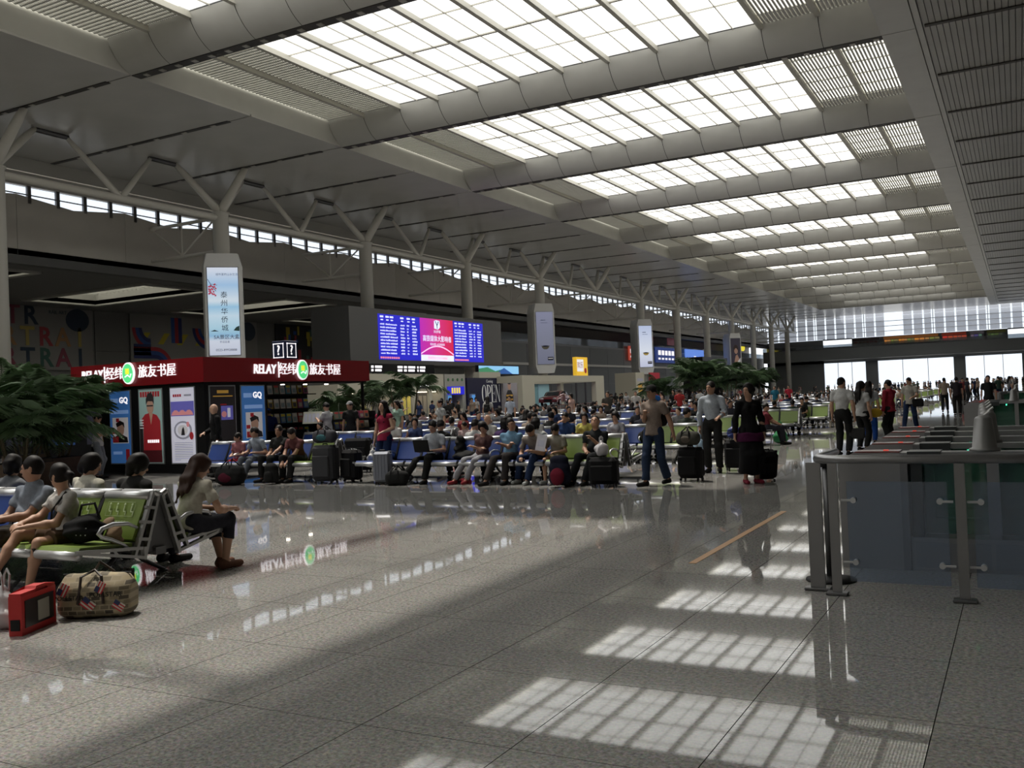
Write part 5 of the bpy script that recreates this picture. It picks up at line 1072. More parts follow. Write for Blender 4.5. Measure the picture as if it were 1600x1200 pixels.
# foreground bench
YB1 = 6.21
pm, jm = person('man in a grey polo shirt on the green foreground bench, looking left', -8.5, YB1-SEATB, 180, q='near', pose='sit', h=1.74, top=(.22, .25, .3), bot=(.05, .045, .04), lean=-6, head=(-55, 4, 0), handR=(.10, .34, .62), handL=(-.02, .36, .66), skin=1, seed=2, belly=True)
pw, jw = person('woman in a white T-shirt with a ponytail, left foreground bench', -7.93, YB1-SEATB, 180, q='near', pose='sit', h=1.6, fem=True, top=(.5, .48, .46), bottom='shorts', bot=(.12, .075, .05), lean=4, bend=6, head=(-62, 14, 0), handR=(.16, .38, .64), handL=(.02, .42, .62), footR=(.22, .62, .22), kneeR=(.5, 1, .6), footL=(-.02, .45, .085), hair='pony', shoec=(.03, .02, .02), twist=-18, skin=0)
tg = thing('tote_strap', 'thin dark strap over the white T-shirt woman\'s shoulder', 'strap', (-7.93, YB1-SEATB, 0), PI); MB().tube([tuple(jw['sh'][-1]+jw['fwd']*.03+jw['up']*.07), tuple(jw['chest']-jw['rgt']*.06+jw['fwd']*.155), tuple(jw['waist']+jw['rgt']*.1+jw['fwd']*.13)], .010, 6).o('strap', m_black, tg)
person('person in a grey top at the far left, facing away on the foreground bench', -10.1, YB1+SEATB, 0, q='near', pose='sit', h=1.65, top=(.2, .21, .23), head=(30, 20, 0), handR='lap', handL='lap', lean=2, hair='bob')
person('person in a white shirt facing away behind the ponytail woman', -8.86, YB1+SEATB, 0, q='near', pose='sit', h=1.68, top=(.55, .53, .45), head=(-50, 25, 0), handR='phone', handL='lap', lean=6, bend=8, hair='bob')
person('person in a black jacket facing away on the foreground bench', -8.12, YB1+SEATB, 0, q='near', pose='sit', h=1.66, top=(.012, .013, .018), sleeve='long', head=(-18, 22, 0), handR='lap', handL='lap', lean=5, bend=10, hair='bob', collar=True)
person('long-haired woman in a cream top bending over, end of foreground bench', -7.33, YB1+SEATB+.02, 0, q='near', pose='sit', h=1.66, fem=True, top=(.5, .47, .4), bot=(.03, .03, .035), bottom='capri', lean=14, bend=10, head=(-20, 28, 0), handR=(.2, .40, .60), handL=(.0, .42, .60), hair='long', hairmat=m_hairb, shoec=(.2, .1, .07), footR=(.20, .30, .085), footL=(.05, .38, .085))
# bench in front of the kiosk
Y2 = 16.2-SEATB
person('child in a pink top at the left of the kiosk bench', -15.65, Y2, 180, pose='sit', h=1.35, top=(.3, .12, .13), bot=(.35, .02, .03), head=(-20, 15, 0), handR='lap', handL='lap')
person('man in a grey striped shirt leaning forward on the kiosk bench', -15.03, Y2, 180, pose='sit', h=1.72, top=(.28, .32, .38), bot=(.1, .11, .13), head=(-45, 12, 0), lean=12, handR='hold', handL='hold', footR=(.16, .6, .085), footL=(-.08, .66, .085), twist=-12)
person('man in a black T-shirt on the kiosk bench', -14.45, Y2, 180, pose='sit', h=1.72, top=(.016, .014, .014), bot=BK, head=(15, -2, 0), lean=-4, handR='lap', handL='knee', skin=1)
person('man in a dark red checked shirt leaning on his knees, kiosk bench', -13.85, Y2, 180, pose='sit', h=1.72, top=(.13, .05, .05), bot=BK, head=(-15, 22, 0), lean=22, bend=6, handR=(.08, .5, .42), handL=(-.05, .5, .42))
person('bald man in black standing in front of the kiosk corner', -17.2, 16.6, 150, h=1.76, top=(.010, .010, .011), bot=(.02, .02, .02), sleeve='long', hair='bald', head=(-30, 5, 0), handR='lap', handL='hang', skin=2)
person('man in a white shirt reading a paper at the kiosk shelves', -18.3+1.0, 20.9, 95, h=1.7, top=(.5, .5, .52), bot=(.05, .05, .06), handR='phone', handL='phone', head=(0, 20, 0))
person('man in black with a grey cap beside the kiosk shelves', -18.3+1.2, 21.7, -170, h=1.7, top=BK, bot=BK, hair='cap', capc=(.3, .3, .31), head=(-20, 5, 0))
person('person in a blue cap at the kiosk counter', -19.2, 20.6, 60, q='far', h=1.6, top=(.03, .05, .2), hair='cap', capc=(.03, .07, .3))
# standing woman with the red top, front row sitters
person('woman in a red top and dark cardigan standing by the grey suitcase', -11.62, 15.85, 175, h=1.66, fem=True, top=(.35, .03, .07), bot=JE, slim=True, hair='long', hairfront=True, head=(12, -10, -8), handR=(.24, .05, .80), handL=(-.14, .22, 1.02), sleeve='none', skin=2)
person('man using a laptop on the front row', -10.35, Y2, 180, pose='sit', h=1.74, top=(.42, .45, .5), bot=BK, head=(10, 24, 0), lean=2, handR='hold', handL='hold', footR=(.35, .62, .085), footL=(-.05, .48, .085))
person('sleeping woman in a brown top and pale grey leggings, front row', -9.25, Y2, 180, pose='sit', h=1.62, fem=True, top=(.14, .08, .08), bot=(.3, .3, .33), slim=True, hair='bob', head=(15, 25, 18), side=-8, lean=4, handR='cross', handL='cross', footR=(.34, .52, .085), footL=(.1, .5, .085), shoec=(.25, .03, .04), asleep=True)
person('man in a light blue polo sleeping with folded arms on the front row', -8.62, Y2, 180, pose='sit', h=1.74, top=(.16, .3, .45), bot=(.04, .035, .035), head=(25, 10, 22), lean=-8, handR='cross', handL='cross', footR=(.2, .66, .085), footL=(-.12, .5, .085), asleep=True)
person('person in a grey-brown top bent forward on the front row', -8.02, Y2, 180, pose='sit', h=1.7, top=(.24, .21, .19), bot=JE, head=(0, 50, 0), lean=24, bend=18, handR=(.16, .42, .5), handL=(-.1, .5, .62), footR=(.3, .3, .085), footL=(.02, .48, .085), shoec=(.4, .42, .42))
person('boy in shorts looking down at a printed sheet on the front row', -7.62, Y2, 180, pose='sit', h=1.42, top=(.32, .3, .26), bottom='shorts', bot=(.2, .16, .1), head=(10, 34, 0), lean=8, handR='hold', handL='lap', shoec=(.5, .5, .5), footR=(.1, .38, .085), footL=(-.06, .42, .085))
person('man in black sleeping with his head back, right end of the front row', -6.86, Y2, 180, pose='sit', h=1.74, top=(.018, .02, .022), bot=NV, head=(10, -28, 8), lean=-8, handR='lap', handL='chest', asleep=True, belly=True, footR=(.25, .55, .085), footL=(.02, .5, .085))
# aisle walkers
person('man in a dark cap and taupe T-shirt walking with a trolley', -5.6, 15.45, 165, h=1.72, top=(.25, .2, .17), bot=(.025, .04, .08), hair='cap', capc=(.015, .013, .013), head=(-8, 8, 0), handR=(.02, .22, 1.25), handL=(-.32, -.12, .88), footR=(.08, .20, .085), footL=(-.1, -.22, .10), skin=1)
person('man in a pale blue long-sleeved shirt and black trousers standing in the aisle', -5.3, 17.95, 190, h=1.76, top=(.42, .46, .52), sleeve='long', bot=BK, head=(-30, 0, 0), handR='hang', handL=(-.16, .28, 1.08), tuck=True, skin=1)
person('woman with long black hair in a black dress with a purple hem', -4.05, 15.85, 215, h=1.68, fem=True, top=(.008, .008, .012), sleeve='long', bottom='skirt', long=True, bot=(.010, .010, .014), hair='long', head=(-55, 0, 0), handR=(.26, .0, .82), handL='hang', shoec=(.2, .02, .04))
t = SDF(.014, .02); t.cap((0, 0, .86), (0, 0, .71), .225, .25, fl=((0, 1, 0), .78), cut0=True, cut1=True); hb = thing('tunic_hem', 'purple hem of the black-dressed woman\'s tunic', 'clothing', (-4.05, 15.85, 0), math.radians(215)); t.o('hem', cloth((.07, .012, .05)), hb, .006, 4)
person('man in a white shirt seen from behind in the right aisle', -3.55, 22.2, -10, h=1.76, top=(.55, .55, .55), bot=BK, tuck=True, head=(-25, 0, 0), handR=(.27, .02, .84), handL='hang')
person('woman in a white top carrying a yellow bag, beside the white-shirted man', -3.35, 23.7, -30, h=1.66, fem=True, top=(.5, .5, .5), bot=BK, hair='long', head=(-30, 0, 0), handR='hang')
person('woman in a grey top and bright blue trousers in the right aisle', -3.5, 26.2, 5, h=1.66, fem=True, top=(.36, .37, .4), bot=(.015, .06, .26), hair='long', slim=True)
person('person in a red jacket beside the blue-trousered woman', -3.05, 26.6, 60, h=1.68, top=(.33, .03, .05), sleeve='long', bot=BK, hair='short', handR='phone')
person('man in a light shirt with a shoulder bag walking towards the gates', -3.2, 33.4, 170, h=1.74, top=(.42, .4, .36), bot=JE, handL='hold', head=(-20, 12, 0), footR=(.16, .2, .085), footL=(-.16, -.12, .09))
person('man in a tan shirt walking away far down the right aisle', -3.35, 52, 0, q='far', h=1.74, top=(.3, .24, .19), bot=NV, footR=(.1, .2, .085), footL=(-.1, -.2, .1))
person('person in dark clothes carrying a bag far down the right aisle', -2.5, 46.5, 5, q='far', h=1.74, top=(.03, .025, .03), bot=BK, handR='hang')
person('person in black standing behind the farther gates', -1.0, 38, 180, q='far', h=1.72, top=BK, bot=BK)
person('person in a teal shirt and khaki trousers standing far down the aisle', -12.7, 56, 170, q='far', h=1.7, top=(.02, .13, .2), bot=(.25, .2, .12))
person('person in a red vest and black trousers standing far down the aisle', -13.6, 64, 190, q='far', h=1.72, top=(.4, .03, .05), bot=BK)
# people at the left by the palms
person('person in a white T-shirt with a dark rucksack strap by the palms', -20.6, 15.3+.6, -60, h=1.64, top=(.5, .5, .52), bot=(.2, .22, .26), head=(0, 35, 0), handR='phone', handL='phone')
person('person in a yellow and black top behind the white T-shirt by the palms', -22.0, 17.9-.9, 160, q='far', h=1.66, top=(.45, .3, .03), bot=BK)
# second row and the standing people before the shops
Y3n, Y3f = 20.9-SEATB, 20.9+SEATB
def sitter(label, x, y, face, q='far', **k): return person(label, x, y, face, pose='sit', q=q, **k)
sitter('person in a dark top behind the laptop man, back to back', -10.75, 16.2+SEATB, 0, q='mid', h=1.72, top=BK, head=(40, 10, 0), handR='lap', handL='lap')
sitter('person with a ponytail in a white top, back to back with the front row', -9.9, 16.2+SEATB, 0, q='mid', h=1.7, top=W, head=(0, 10, 0), handR='lap', handL='lap')
sitter('dark-haired person in a purple top, back to back with the sleeping woman', -9.2, 16.2+SEATB, 0, q='mid', h=1.72, top=(.06, .03, .10), head=(25, 5, 0), handR='lap', handL='lap', hair='bob')
sitter('person with a black bob facing away behind the grey-brown top', -8.5, 16.2+SEATB, 0, q='mid', h=1.66, top=W, head=(0, 10, 0), hair='bob')
sitter('child in a pale pink top on the second row', -12.5, Y3n, 180, q='mid', h=1.3, top=(.4, .3, .3), bot=(.4, .03, .05), head=(-10, 10, 0), handR='lap', handL='lap')
sitter('bald man in a white shirt on the second row', -11.8, Y3n, 180, q='mid', h=1.72, top=(.5, .5, .48), hair='bald', head=(-20, 15, 0), handR='face', handL='lap', skin=2)
sitter('person in black on the second row beside the bald man', -11.2, Y3n, 180, q='mid', h=1.7, top=BK, hair='bob', head=(20, 20, 0), handR='lap', handL='lap')
sitter('man raising his arm to his face in a blue top on the second row', -9.65, Y3n, 180, q='mid', h=1.72, top=(.03, .06, .16), head=(10, 10, 0), handR='face', handL='lap')
sitter('woman in a yellow blouse on the second row', -9.15, Y3n, 180, q='mid', h=1.66, fem=True, top=(.5, .45, .12), hair='long', head=(30, 0, 0), handR='lap', handL='lap')
sitter('woman in a pale grey T-shirt, right part of the second row', -8.35, Y3n, 180, q='mid', h=1.66, fem=True, top=(.38, .38, .42), hair='bob', head=(5, 15, 0), handR='lap', handL='lap')
sitter('person in dark clothes at the green end of the second row', -6.9, Y3f, 0, q='mid', h=1.7, top=(.05, .06, .05), head=(-40, 10, 0), handR='lap', handL='lap')
sitter('crouching person in dark red beside a green bag at the end of the third row', -6.3, 26.5, -60, q='mid', h=1.6, top=(.15, .03, .04), head=(0, 10, 0), handR='knee', handL='knee')
STD = [('man in a pale blue shirt with a shoulder strap before the shops', -19.6, 36, 180, (.4, .45, .55), NV, 'short'), ('person in white with a black backpack facing the shops', -21.3, 37, 20, (.5, .5, .48), (.45, .43, .38), 'long'), ('man in a grey T-shirt reading, left of the backpacker', -15.6, 24.2, 150, (.35, .36, .36), BK, 'short'),
       ('person in a pink top before the service counter', -18.5, 40, 150, (.45, .3, .26), (.4, .37, .33), 'bob'), ('man in a dark grey T-shirt with folded arms before the counter', -15.0, 36, 190, (.06, .055, .05), (.04, .04, .04), 'short'), ('person in a bright blue top near the OPEN hoarding', -15.8, 44, 10, (.02, .1, .3), BK, 'short'),
       ('person in a red top near the OPEN hoarding', -14.9, 45, 20, (.4, .04, .04), BK, 'short'), ('person in white near the red-topped one', -17.6, 46, 200, (.5, .48, .46), NV, 'short'), ('woman in a mint top left of the red-topped woman', -17.5, 24.6, 170, (.35, .5, .42), (.4, .25, .2), 'long'),
       ('man in white in the aisle right of the car display', -15.7, 51, 0, (.55, .55, .55), (.06, .06, .07), 'short'), ('dark-clothed person beside him right of the car display', -16.9, 50, 180, BK, BK, 'long'), ('person with bare shoulders right of the car display', -18.1, 51.5, 120, (.4, .27, .22), (.08, .1, .2), 'long')]
for lb, x, y, f_, tp, bt_, hr in STD: person(lb, x, y, f_, q='far' if y > 30 else 'mid', h=1.68+.05*math.sin(x*7), top=tp, bot=bt_, hair=hr, fem=hr != 'short', handR='phone' if 'reading' in lb else 'hang', handL='cross' if 'folded' in lb else 'hang')
# crowd further back: a few base figures, re-coloured copies
rng = random.Random(77); BASE = {'sit': [], 'stand': []}
for i in range(6): S = dict(q='far', pose='sit', h=rng.uniform(1.58, 1.76), fem=i % 2 == 0, hair=['long', 'short', 'bob', 'short', 'pony', 'short'][i], head=(rng.uniform(-40, 40), rng.uniform(-5, 30), 0), handR=rng.choice(['lap', 'phone', 'knee']), handL='lap', lean=rng.uniform(-6, 14)); BASE['sit'].append((build_person(S), S))
for i in range(6): S = dict(q='far', h=rng.uniform(1.6, 1.78), fem=i % 2 == 0, hair=['long', 'short', 'bob', 'short', 'pony', 'cap'][i], head=(rng.uniform(-40, 40), rng.uniform(0, 20), 0), handR=rng.choice(['hang', 'phone']), handL='hang', footR=(.1, rng.uniform(-.1, .2), .085), footL=(-.1, rng.uniform(-.2, .1), .09)); BASE['stand'].append((build_person(S), S))
TOPS = [('white', (.5, .49, .48)), ('white', (.5, .49, .48)), ('white', (.45, .45, .46)), ('black', BK), ('black', BK), ('black', (.03, .03, .035)), ('red', (.2, .04, .045)), ('blue', (.04, .06, .14)), ('grey', (.2, .2, .21)), ('grey', (.12, .12, .13)), ('beige', (.3, .24, .19)), ('pink', (.26, .17, .17)), ('dark green', (.04, .07, .055))]
BOTS = [BK, NV, JE, (.15, .14, .13), (.3, .25, .18)]
HN = {'long': 'long hair', 'short': 'short hair', 'bob': 'bobbed hair', 'pony': 'a ponytail', 'cap': 'a cap'}
def crowd(kind, x, y, face, where):
    me, S = rng.choice(BASE[kind]); cn, c_ = rng.choice(TOPS); S2 = dict(S, top=c_, bot=rng.choice(BOTS), skin=rng.randrange(3))
    dress(me, S2, '%s traveller, %s, %s top, %s' % ('seated' if kind == 'sit' else 'standing', HN[S['hair']], cn, where), x, y, face, 'travellers '+where)
FAR = {'v': [], 'q': [], 'm': [], 'n': 0, 'mats': []}
LOW = {}
for kind in ('sit', 'stand'):
    for i in range(4):
        S = dict(q='far', vox=.07, pose='sit' if kind == 'sit' else '', h=1.6+.04*i, fem=i % 2 == 0, hair=['long', 'short', 'bob', 'short'][i], handR='phone' if i % 2 else 'lap', handL='lap', head=(20*i-30, 10, 0), shoes=False); LOW.setdefault(kind, []).append((build_person(S), S))
def far_person(kind, x, y, face):
    me, S = rng.choice(LOW[kind]); c, s_ = math.cos(math.radians(face)), math.sin(math.radians(face)); tp, bt_ = cloth(rng.choice(TOPS)[1]), cloth(rng.choice(BOTS)); sk = rng.choice(SKIN)
    for nm, m_ in me.items():
        n = len(m_.vertices); co = np.empty(n*3, np.float32); m_.vertices.foreach_get('co', co); co = co.reshape(-1, 3); qd = np.empty(len(m_.loops), np.int32); m_.loops.foreach_get('vertex_index', qd)
        P = np.stack([co[:, 0]*c-co[:, 1]*s_+x, co[:, 0]*s_+co[:, 1]*c+y, co[:, 2]], 1); mt = {'body': sk, 'top': tp, 'hair': m_hair}.get(nm, bt_)
        if mt not in FAR['mats']: FAR['mats'].append(mt)
        FAR['v'].append(P); FAR['q'].append(qd.reshape(-1, 4)+FAR['n']); FAR['m'].append(np.full(len(qd)//4, FAR['mats'].index(mt), np.int32)); FAR['n'] += n
taken = [(-12.5, Y3n), (-11.8, Y3n), (-11.2, Y3n), (-9.65, Y3n), (-9.15, Y3n), (-8.35, Y3n), (-6.9, Y3f), (-7.6, Y3n), (-6.6, Y3n), (-17.1, 21)]
nc = 0
for i, yc in enumerate(ROWY[1:], 1):
    for xr, n in ((-6.45, 9), (-13.1, 8), (-19.6, 9)):
        if xr == -19.6 and i < 3: continue
        for k in range(n):
            for sd_, fc in ((-1, 180), (1, 0)):
                x, y = xr-SP*(k+.5), yc+sd_*SEATB
                pr = .5 if i < 4 else .4
                if i == 1 and xr == -6.45: pr = .35
                if xr > -7 and k < 2 and i < 3: pr = .2
                if rng.random() > pr or any(abs(x-a) < .5 and abs(y-b) < .3 for a, b in taken): continue
                f_ = fc+rng.uniform(-8, 8)
                if i < 8: crowd('sit', x, y, f_, 'on the %s seat row, %s block' % (ORD[i], {-6.45: 'aisle', -13.1: 'middle', -19.6: 'shop-side'}[xr])); nc += 1
                else: far_person('sit', x, y, f_)
SP2 = []
for k in range(40):
    x, y = rng.uniform(-33, -26.5), rng.uniform(30, 80)
    if .42 < -x/y < .56: continue
    crowd('stand', x, y, rng.uniform(0, 360), 'in the far crowd before the shops')
for k in range(26): x, y = rng.uniform(-35, -26.5), rng.uniform(80, 120); far_person('stand', x, y, rng.uniform(0, 360))
for k in range(14):
    y = rng.uniform(70, 110); x = rng.uniform(-6, 0)*y/110; crowd('stand', x, y, rng.uniform(0, 360), 'far down the right aisle')
for k in range(60):
    y = rng.uniform(112, 240); x = rng.uniform(-20, 5); far_person('stand', x, y, rng.uniform(0, 360))
for k in range(70): far_person('stand', rng.uniform(-42, 4), rng.uniform(140, 250), rng.uniform(0, 360))
me = bpy.data.meshes.new('far_crowd'); vv = np.concatenate(FAR['v']); qq = np.concatenate(FAR['q']); me.vertices.add(len(vv)); me.vertices.foreach_set('co', vv.astype(np.float32).ravel()); me.loops.add(qq.size); me.loops.foreach_set('vertex_index', qq.ravel().astype(np.int32)); me.polygons.add(len(qq)); me.polygons.foreach_set('loop_start', np.arange(0, qq.size, 4, dtype=np.int32)); me.polygons.foreach_set('material_index', np.concatenate(FAR['m'])); me.polygons.foreach_set('use_smooth', np.ones(len(qq), bool))
for m_ in FAR['mats']: me.materials.append(m_)
me.update(calc_edges=True); tag(link('far_crowd', me), 'dense crowd of tiny travellers at the far end of the hall', 'crowd', kind='stuff')
print('crowd', nc, len(qq))
# ---------------------------------------------------------------- luggage and things in hand
def suitcase(label, x, y, rz, w, d, h, col, hard=False, ext=.0, tilt=0, group=None):
    t = thing('suitcase', label, 'suitcase', (x, y, 0), math.radians(rz), group); m = mat('case_%02d%02d%02d%d' % (*[int(v*99) for v in col], hard), col, .35 if hard else .8, metal=.3 if hard else 0, spec=.4 if hard else .12)
    if tilt: t.rotation_euler = (math.radians(tilt), 0, math.radians(rz))
    MB().rb(0, 0, .05+h/2, w, d, h, .045 if hard else .06).o('shell', m, t)
    if hard:
        for k in range(5): MB().rb(-w*.36+k*w*.18, 0, .05+h/2, w*.05, d+.014, h*.86, .005).o('rib', m, t)
    else: MB().rb(0, -d/2-.02, .05+h*.42, w*.8, .05, h*.6, .02).o('front_pocket', m, t)
    MB().rb(0, 0, .05+h/2, w*1.01, .02, h*1.005, .004).o('zip_band', m_black, t)
    for sx in (-1, 1):
        for sy in (-1, 1): MB().tube([(sx*w*.38-.012, sy*d*.3, .028), (sx*w*.38+.012, sy*d*.3, .028)], .028, 10).o('wheel', m_black, t)
    MB().tube([(-.05, 0, h+.05), (-.05, 0, h+.08), (.05, 0, h+.08), (.05, 0, h+.05)], .012, 6).o('grip', m_black, t)
    if ext: MB().tube([(-.1, d*.3, h), (-.1, d*.3, h+ext), (.1, d*.3, h+ext), (.1, d*.3, h)], .009, 6).o('pull_handle', m_bar, t)
    return t
def backpack(label, x, y, z, rz, col, acc=None, s=1, group=None):
    t = thing('backpack', label, 'backpack', (x, y, z), math.radians(rz), group); b = SDF(.016, .05); b.cap((-.06*s, 0, .14*s), (-.05*s, 0, .36*s), .11*s, .09*s); b.cap((.06*s, 0, .14*s), (.05*s, 0, .36*s), .11*s, .09*s); b.clip((0, 0, .0), (0, 0, -1)); b.o('sack', cloth(col), t, .008)
    b = SDF(.014, .03); b.ell((0, -.11*s, .16*s), V3(.11, .05, .12)*s); b.o('front_pocket', cloth(acc or col), t, .006)
    for k in (-1, 1): MB().tube([(.06*k*s, .08*s, .40*s), (.075*k*s, .15*s, .32*s), (.075*k*s, .14*s, .14*s), (.06*k*s, .09*s, .06*s)], .014*s, 6).o('strap', m_black, t)
    return t
def plastic_bag(label, x, y, z, col, s=1, cat='plastic bag'):
    t = thing('plastic_bag', label, cat, (x, y, z)); b = SDF(.014*max(s, .8), .06); b.ell((0, 0, .11*s), V3(.13, .10, .11)*s); b.ell((.05*s, -.02*s, .08*s), V3(.09, .09, .08)*s); b.cap((0, 0, .16*s), (0, 0, .27*s), .08*s, .03*s); b.clip((0, 0, 0.001), (0, 0, -1)); b.o('sack', mat('film_%02d%02d%02d' % tuple(int(v*99) for v in col), col, .35), t, .022, int(x*10))
    for k in (-1, 1): MB().tube([(-.03*s, .02*k*s, .25*s), (-.03*s, .03*k*s, .36*s), (0, .03*k*s, .40*s), (.03*s, .03*k*s, .36*s), (.03*s, .02*k*s, .25*s)], .008*s, 5).o('loop', mat('film_%02d%02d%02d' % tuple(int(v*99) for v in col)), t)
    return t
def duffel(label, x, y, z, rz, w, r, col, acc=None):
    t = thing('duffel_bag', label, 'bag', (x, y, z), math.radians(rz)); b = SDF(.016, .03); b.cap((-w/2+r, 0, r*.95), (w/2-r, 0, r*.95), r, r); b.clip((0, 0, .0), (0, 0, -1)); b.o('sack', cloth(col), t, .01)
    for k in (-1, 1):
        MB().tube([(-w*.18, k*r*.95, r*.8), (-w*.15, k*r*.7, r*1.9), (0, k*r*.3, r*2.5), (w*.15, k*r*.7, r*1.9), (w*.18, k*r*.95, r*.8)], .014, 6).o('handle', m_black, t)
    if acc: b = SDF(.016, .02); b.ell((0, -r*.85, r*.8), (w*.25, r*.25, r*.5)); b.o('pocket', cloth(acc), t)
    return t
# patterned travel bag in the foreground
def patterned():
    m = bpy.data.materials.new('patchwork_print'); m.use_nodes = True; nt = m.node_tree; b = nt.nodes['Principled BSDF']; b.inputs['Roughness'].default_value = .8
    tc = nt.nodes.new('ShaderNodeTexCoord'); mp = nt.nodes.new('ShaderNodeMapping'); mp.inputs['Rotation'].default_value = (PI/2, 0, 0); v = nt.nodes.new('ShaderNodeTexBrick'); v.inputs['Scale'].default_value = 7; v.inputs['Color1'].default_value = (.38, .31, .19, 1); v.inputs['Color2'].default_value = (.05, .04, .03, 1); v.inputs['Mortar'].default_value = (.3, .25, .17, 1); v.inputs['Bias'].default_value = 0.0; v.inputs['Mortar Size'].default_value = .03
    nt.links.new(tc.outputs['Object'], mp.inputs[0]); nt.links.new(mp.outputs[0], v.inputs[0]); nt.links.new(v.outputs[0], b.inputs[0]); return m
pt = thing('travel_bag', 'patterned khaki travel bag with flag prints on the floor by the bench', 'bag', (-6.57, 5.03, 0), math.radians(29))
b = SDF(.012, .03); b.cap((-.17, 0, .17), (.17, 0, .17), .155, .155, fl=None); b.cap((-.2, .02, .09), (.2, .02, .09), .10, .10); b.cap((-.2, -.06, .09), (.2, -.06, .09), .09, .09); b.cap((-.2, .0, .25), (.2, .0, .25), .085, .085); b.clip((0, -.145, 0), (0, -1, 0)); b.clip((-.29, 0, 0), (-1, 0, 0)); b.clip((.29, 0, 0), (1, 0, 0)); b.clip((0, 0, .002), (0, 0, -1)); b.o('sack', patterned(), pt, .008)
m_fr_, m_fw, m_fb = mat('flag_red', (.42, .03, .04), .8), mat('flag_white', (.5, .46, .4), .8), mat('flag_blue', (.02, .03, .09), .8)
def flag(x, z, s_, ang):
    c_, sn = math.cos(ang), math.sin(ang)
    for q in range(6):
        P = [(-.05, -.036+q*.012), (.05, -.036+q*.012), (.05, -.024+q*.012), (-.05, -.024+q*.012)]; MB().prism([(x+s_*(u*c_-w*sn), z+s_*(u*sn+w*c_)) for u, w in P], 'y', -.150, -.154).o('flag_stripe', m_fr_ if q % 2 == 0 else m_fw, pt)
    P = [(-.05, 0), (0, 0), (0, .036), (-.05, .036)]; MB().prism([(x+s_*(u*c_-w*sn), z+s_*(u*sn+w*c_)) for u, w in P], 'y', -.154, -.157).o('flag_corner', m_fb, pt)
flag(-.02, .12, 1.1, -.7); flag(-.21, .24, 1, 1.1); flag(.08, .25, .9, 1.1); flag(.22, .1, .9, -.6)
text('POLLSTAR', .055, m_black, pt, (.12, -.15, .19), ext=.002); text('POLLSTAR', .05, m_black, pt, (-.17, -.15, .17), ext=.002)
for k in (-1, 1): MB().tube([(-.1, -.15 if k < 0 else .15, .12), (-.08, k*.12, .33), (0, k*.05, .42 if k > 0 else .37), (.08, k*.12, .33), (.1, -.15 if k < 0 else .15, .12)], .012, 6).o('handle', mat('handle_brown', (.03, .018, .014), .6), pt)
MB().tube([(-.27, 0, .335), (.27, 0, .335)], .008, 6).o('zip', m_black, pt)
bx_ = thing('red_carton', 'flat red carton with a dark window standing by the patterned bag', 'carton', (-6.67, 4.53, 0), math.atan2(.41, -.19))
MB().b(-.23, .23, -.05, .05, 0, .29).o('carton', mat('carton_red', (.45, .015, .015), .5), bx_); MB().prism([(-.23, .29), (-.05, .29), (-.02, .33), (.1, .33), (.13, .29), (.23, .29), (.23, .31), (-.23, .31)], 'y', -.045, .045).o('top_flap', mat('carton_red'), bx_)
MB().b(-.19, .19, -.056, -.05, .05, .25).o('window', mat('carton_window', (.03, .025, .025), .3), bx_); MB().b(-.03, .12, -.06, -.056, .07, .22).o('product_print', mat('carton_print', (.3, .28, .24), .5), bx_); MB().b(-.236, -.23, -.035, .035, .04, .12).o('end_print', m_black, bx_)
plastic_bag('white plastic carrier bag on the floor at the left edge', -6.98, 4.5, 0, (.5, .5, .52), 1.1)
hb_ = thing('handbag', 'black quilted handbag lying on the green foreground seat', 'handbag', (-7.56, 5.66, .455), .1); b = SDF(.012, .05); b.ell((0, 0, .12), (.2, .13, .13)); b.ell((.08, -.02, .1), (.14, .13, .11)); b.clip((0, 0, .0), (0, 0, -1)); b.o('sack', cloth((.010, .010, .012)), hb_, .02, 3); MB().tube([(-.08, .02, .22), (-.04, .02, .33), (.12, .02, .35), (.18, .02, .2)], .012, 6).o('handle', m_black, hb_)
for q in range(6): MB().ell((.05+.05*(q % 3), -.135+.004*q, .08+.06*(q//3)), (.006, .006, .006), 6, 4).o('stud', m_bar, hb_)
bs = thing('beige_scarf', 'crumpled beige scarf behind the black handbag on the seat', 'scarf', (-7.36, 5.8, .45)); b = SDF(.012, .03); b.ell((0, 0, .08), (.1, .08, .09)); b.ell((-.05, .02, .15), (.08, .05, .05)); b.o('cloth', cloth((.32, .22, .14)), bs, .03, 8)
# front row and aisle luggage
suitcase('silver-grey ribbed hard suitcase at the left end of the front row', -11.22, 15.2, 20, .36, .24, .6, (.22, .23, .27), True)
duffel('black holdall beside the silver-grey suitcase', -10.78, 15.05, 0, 10, .5, .15, BK)
suitcase('big black suitcase standing behind the luggage pile', -13.9, 17.9, 15, .62, .36, .76, (.012, .012, .013))
suitcase('dark grey suitcase in the luggage pile right of the kiosk bench', -12.75, 15.3, 5, .5, .36, .74, (.05, .05, .055))
duffel('dark grey bag lying on top of the dark suitcase', -12.75, 15.3, .84, 0, .6, .14, (.06, .06, .07), (.05, .14, .16))
suitcase('black suitcase behind the dark grey suitcase', -12.3, 15.6, -20, .45, .3, .62, BK)
duffel('black and maroon sports bag in front of the kiosk bench', -14.9, 14.75, 0, 5, .72, .22, (.012, .011, .013), (.10, .015, .03))
backpack('black backpack at the feet of the man in the checked shirt', -14.0, 15.02, 0, 10, BK)
backpack('dark blue backpack with a red stripe in front of the boy', -7.2, 14.95, 0, 5, (.02, .022, .04), (.2, .015, .04), 1.25)
suitcase('black suitcase at the right end of the front row', -6.42, 15.1, 8, .5, .3, .46, BK)
plastic_bag('white plastic bag on the black suitcase at the row end', -6.45, 15.1, .56, (.5, .48, .5), .8)
duffel('black bag on the green seat of the second row', -7.6, 20.45, .455, 5, .42, .14, BK)
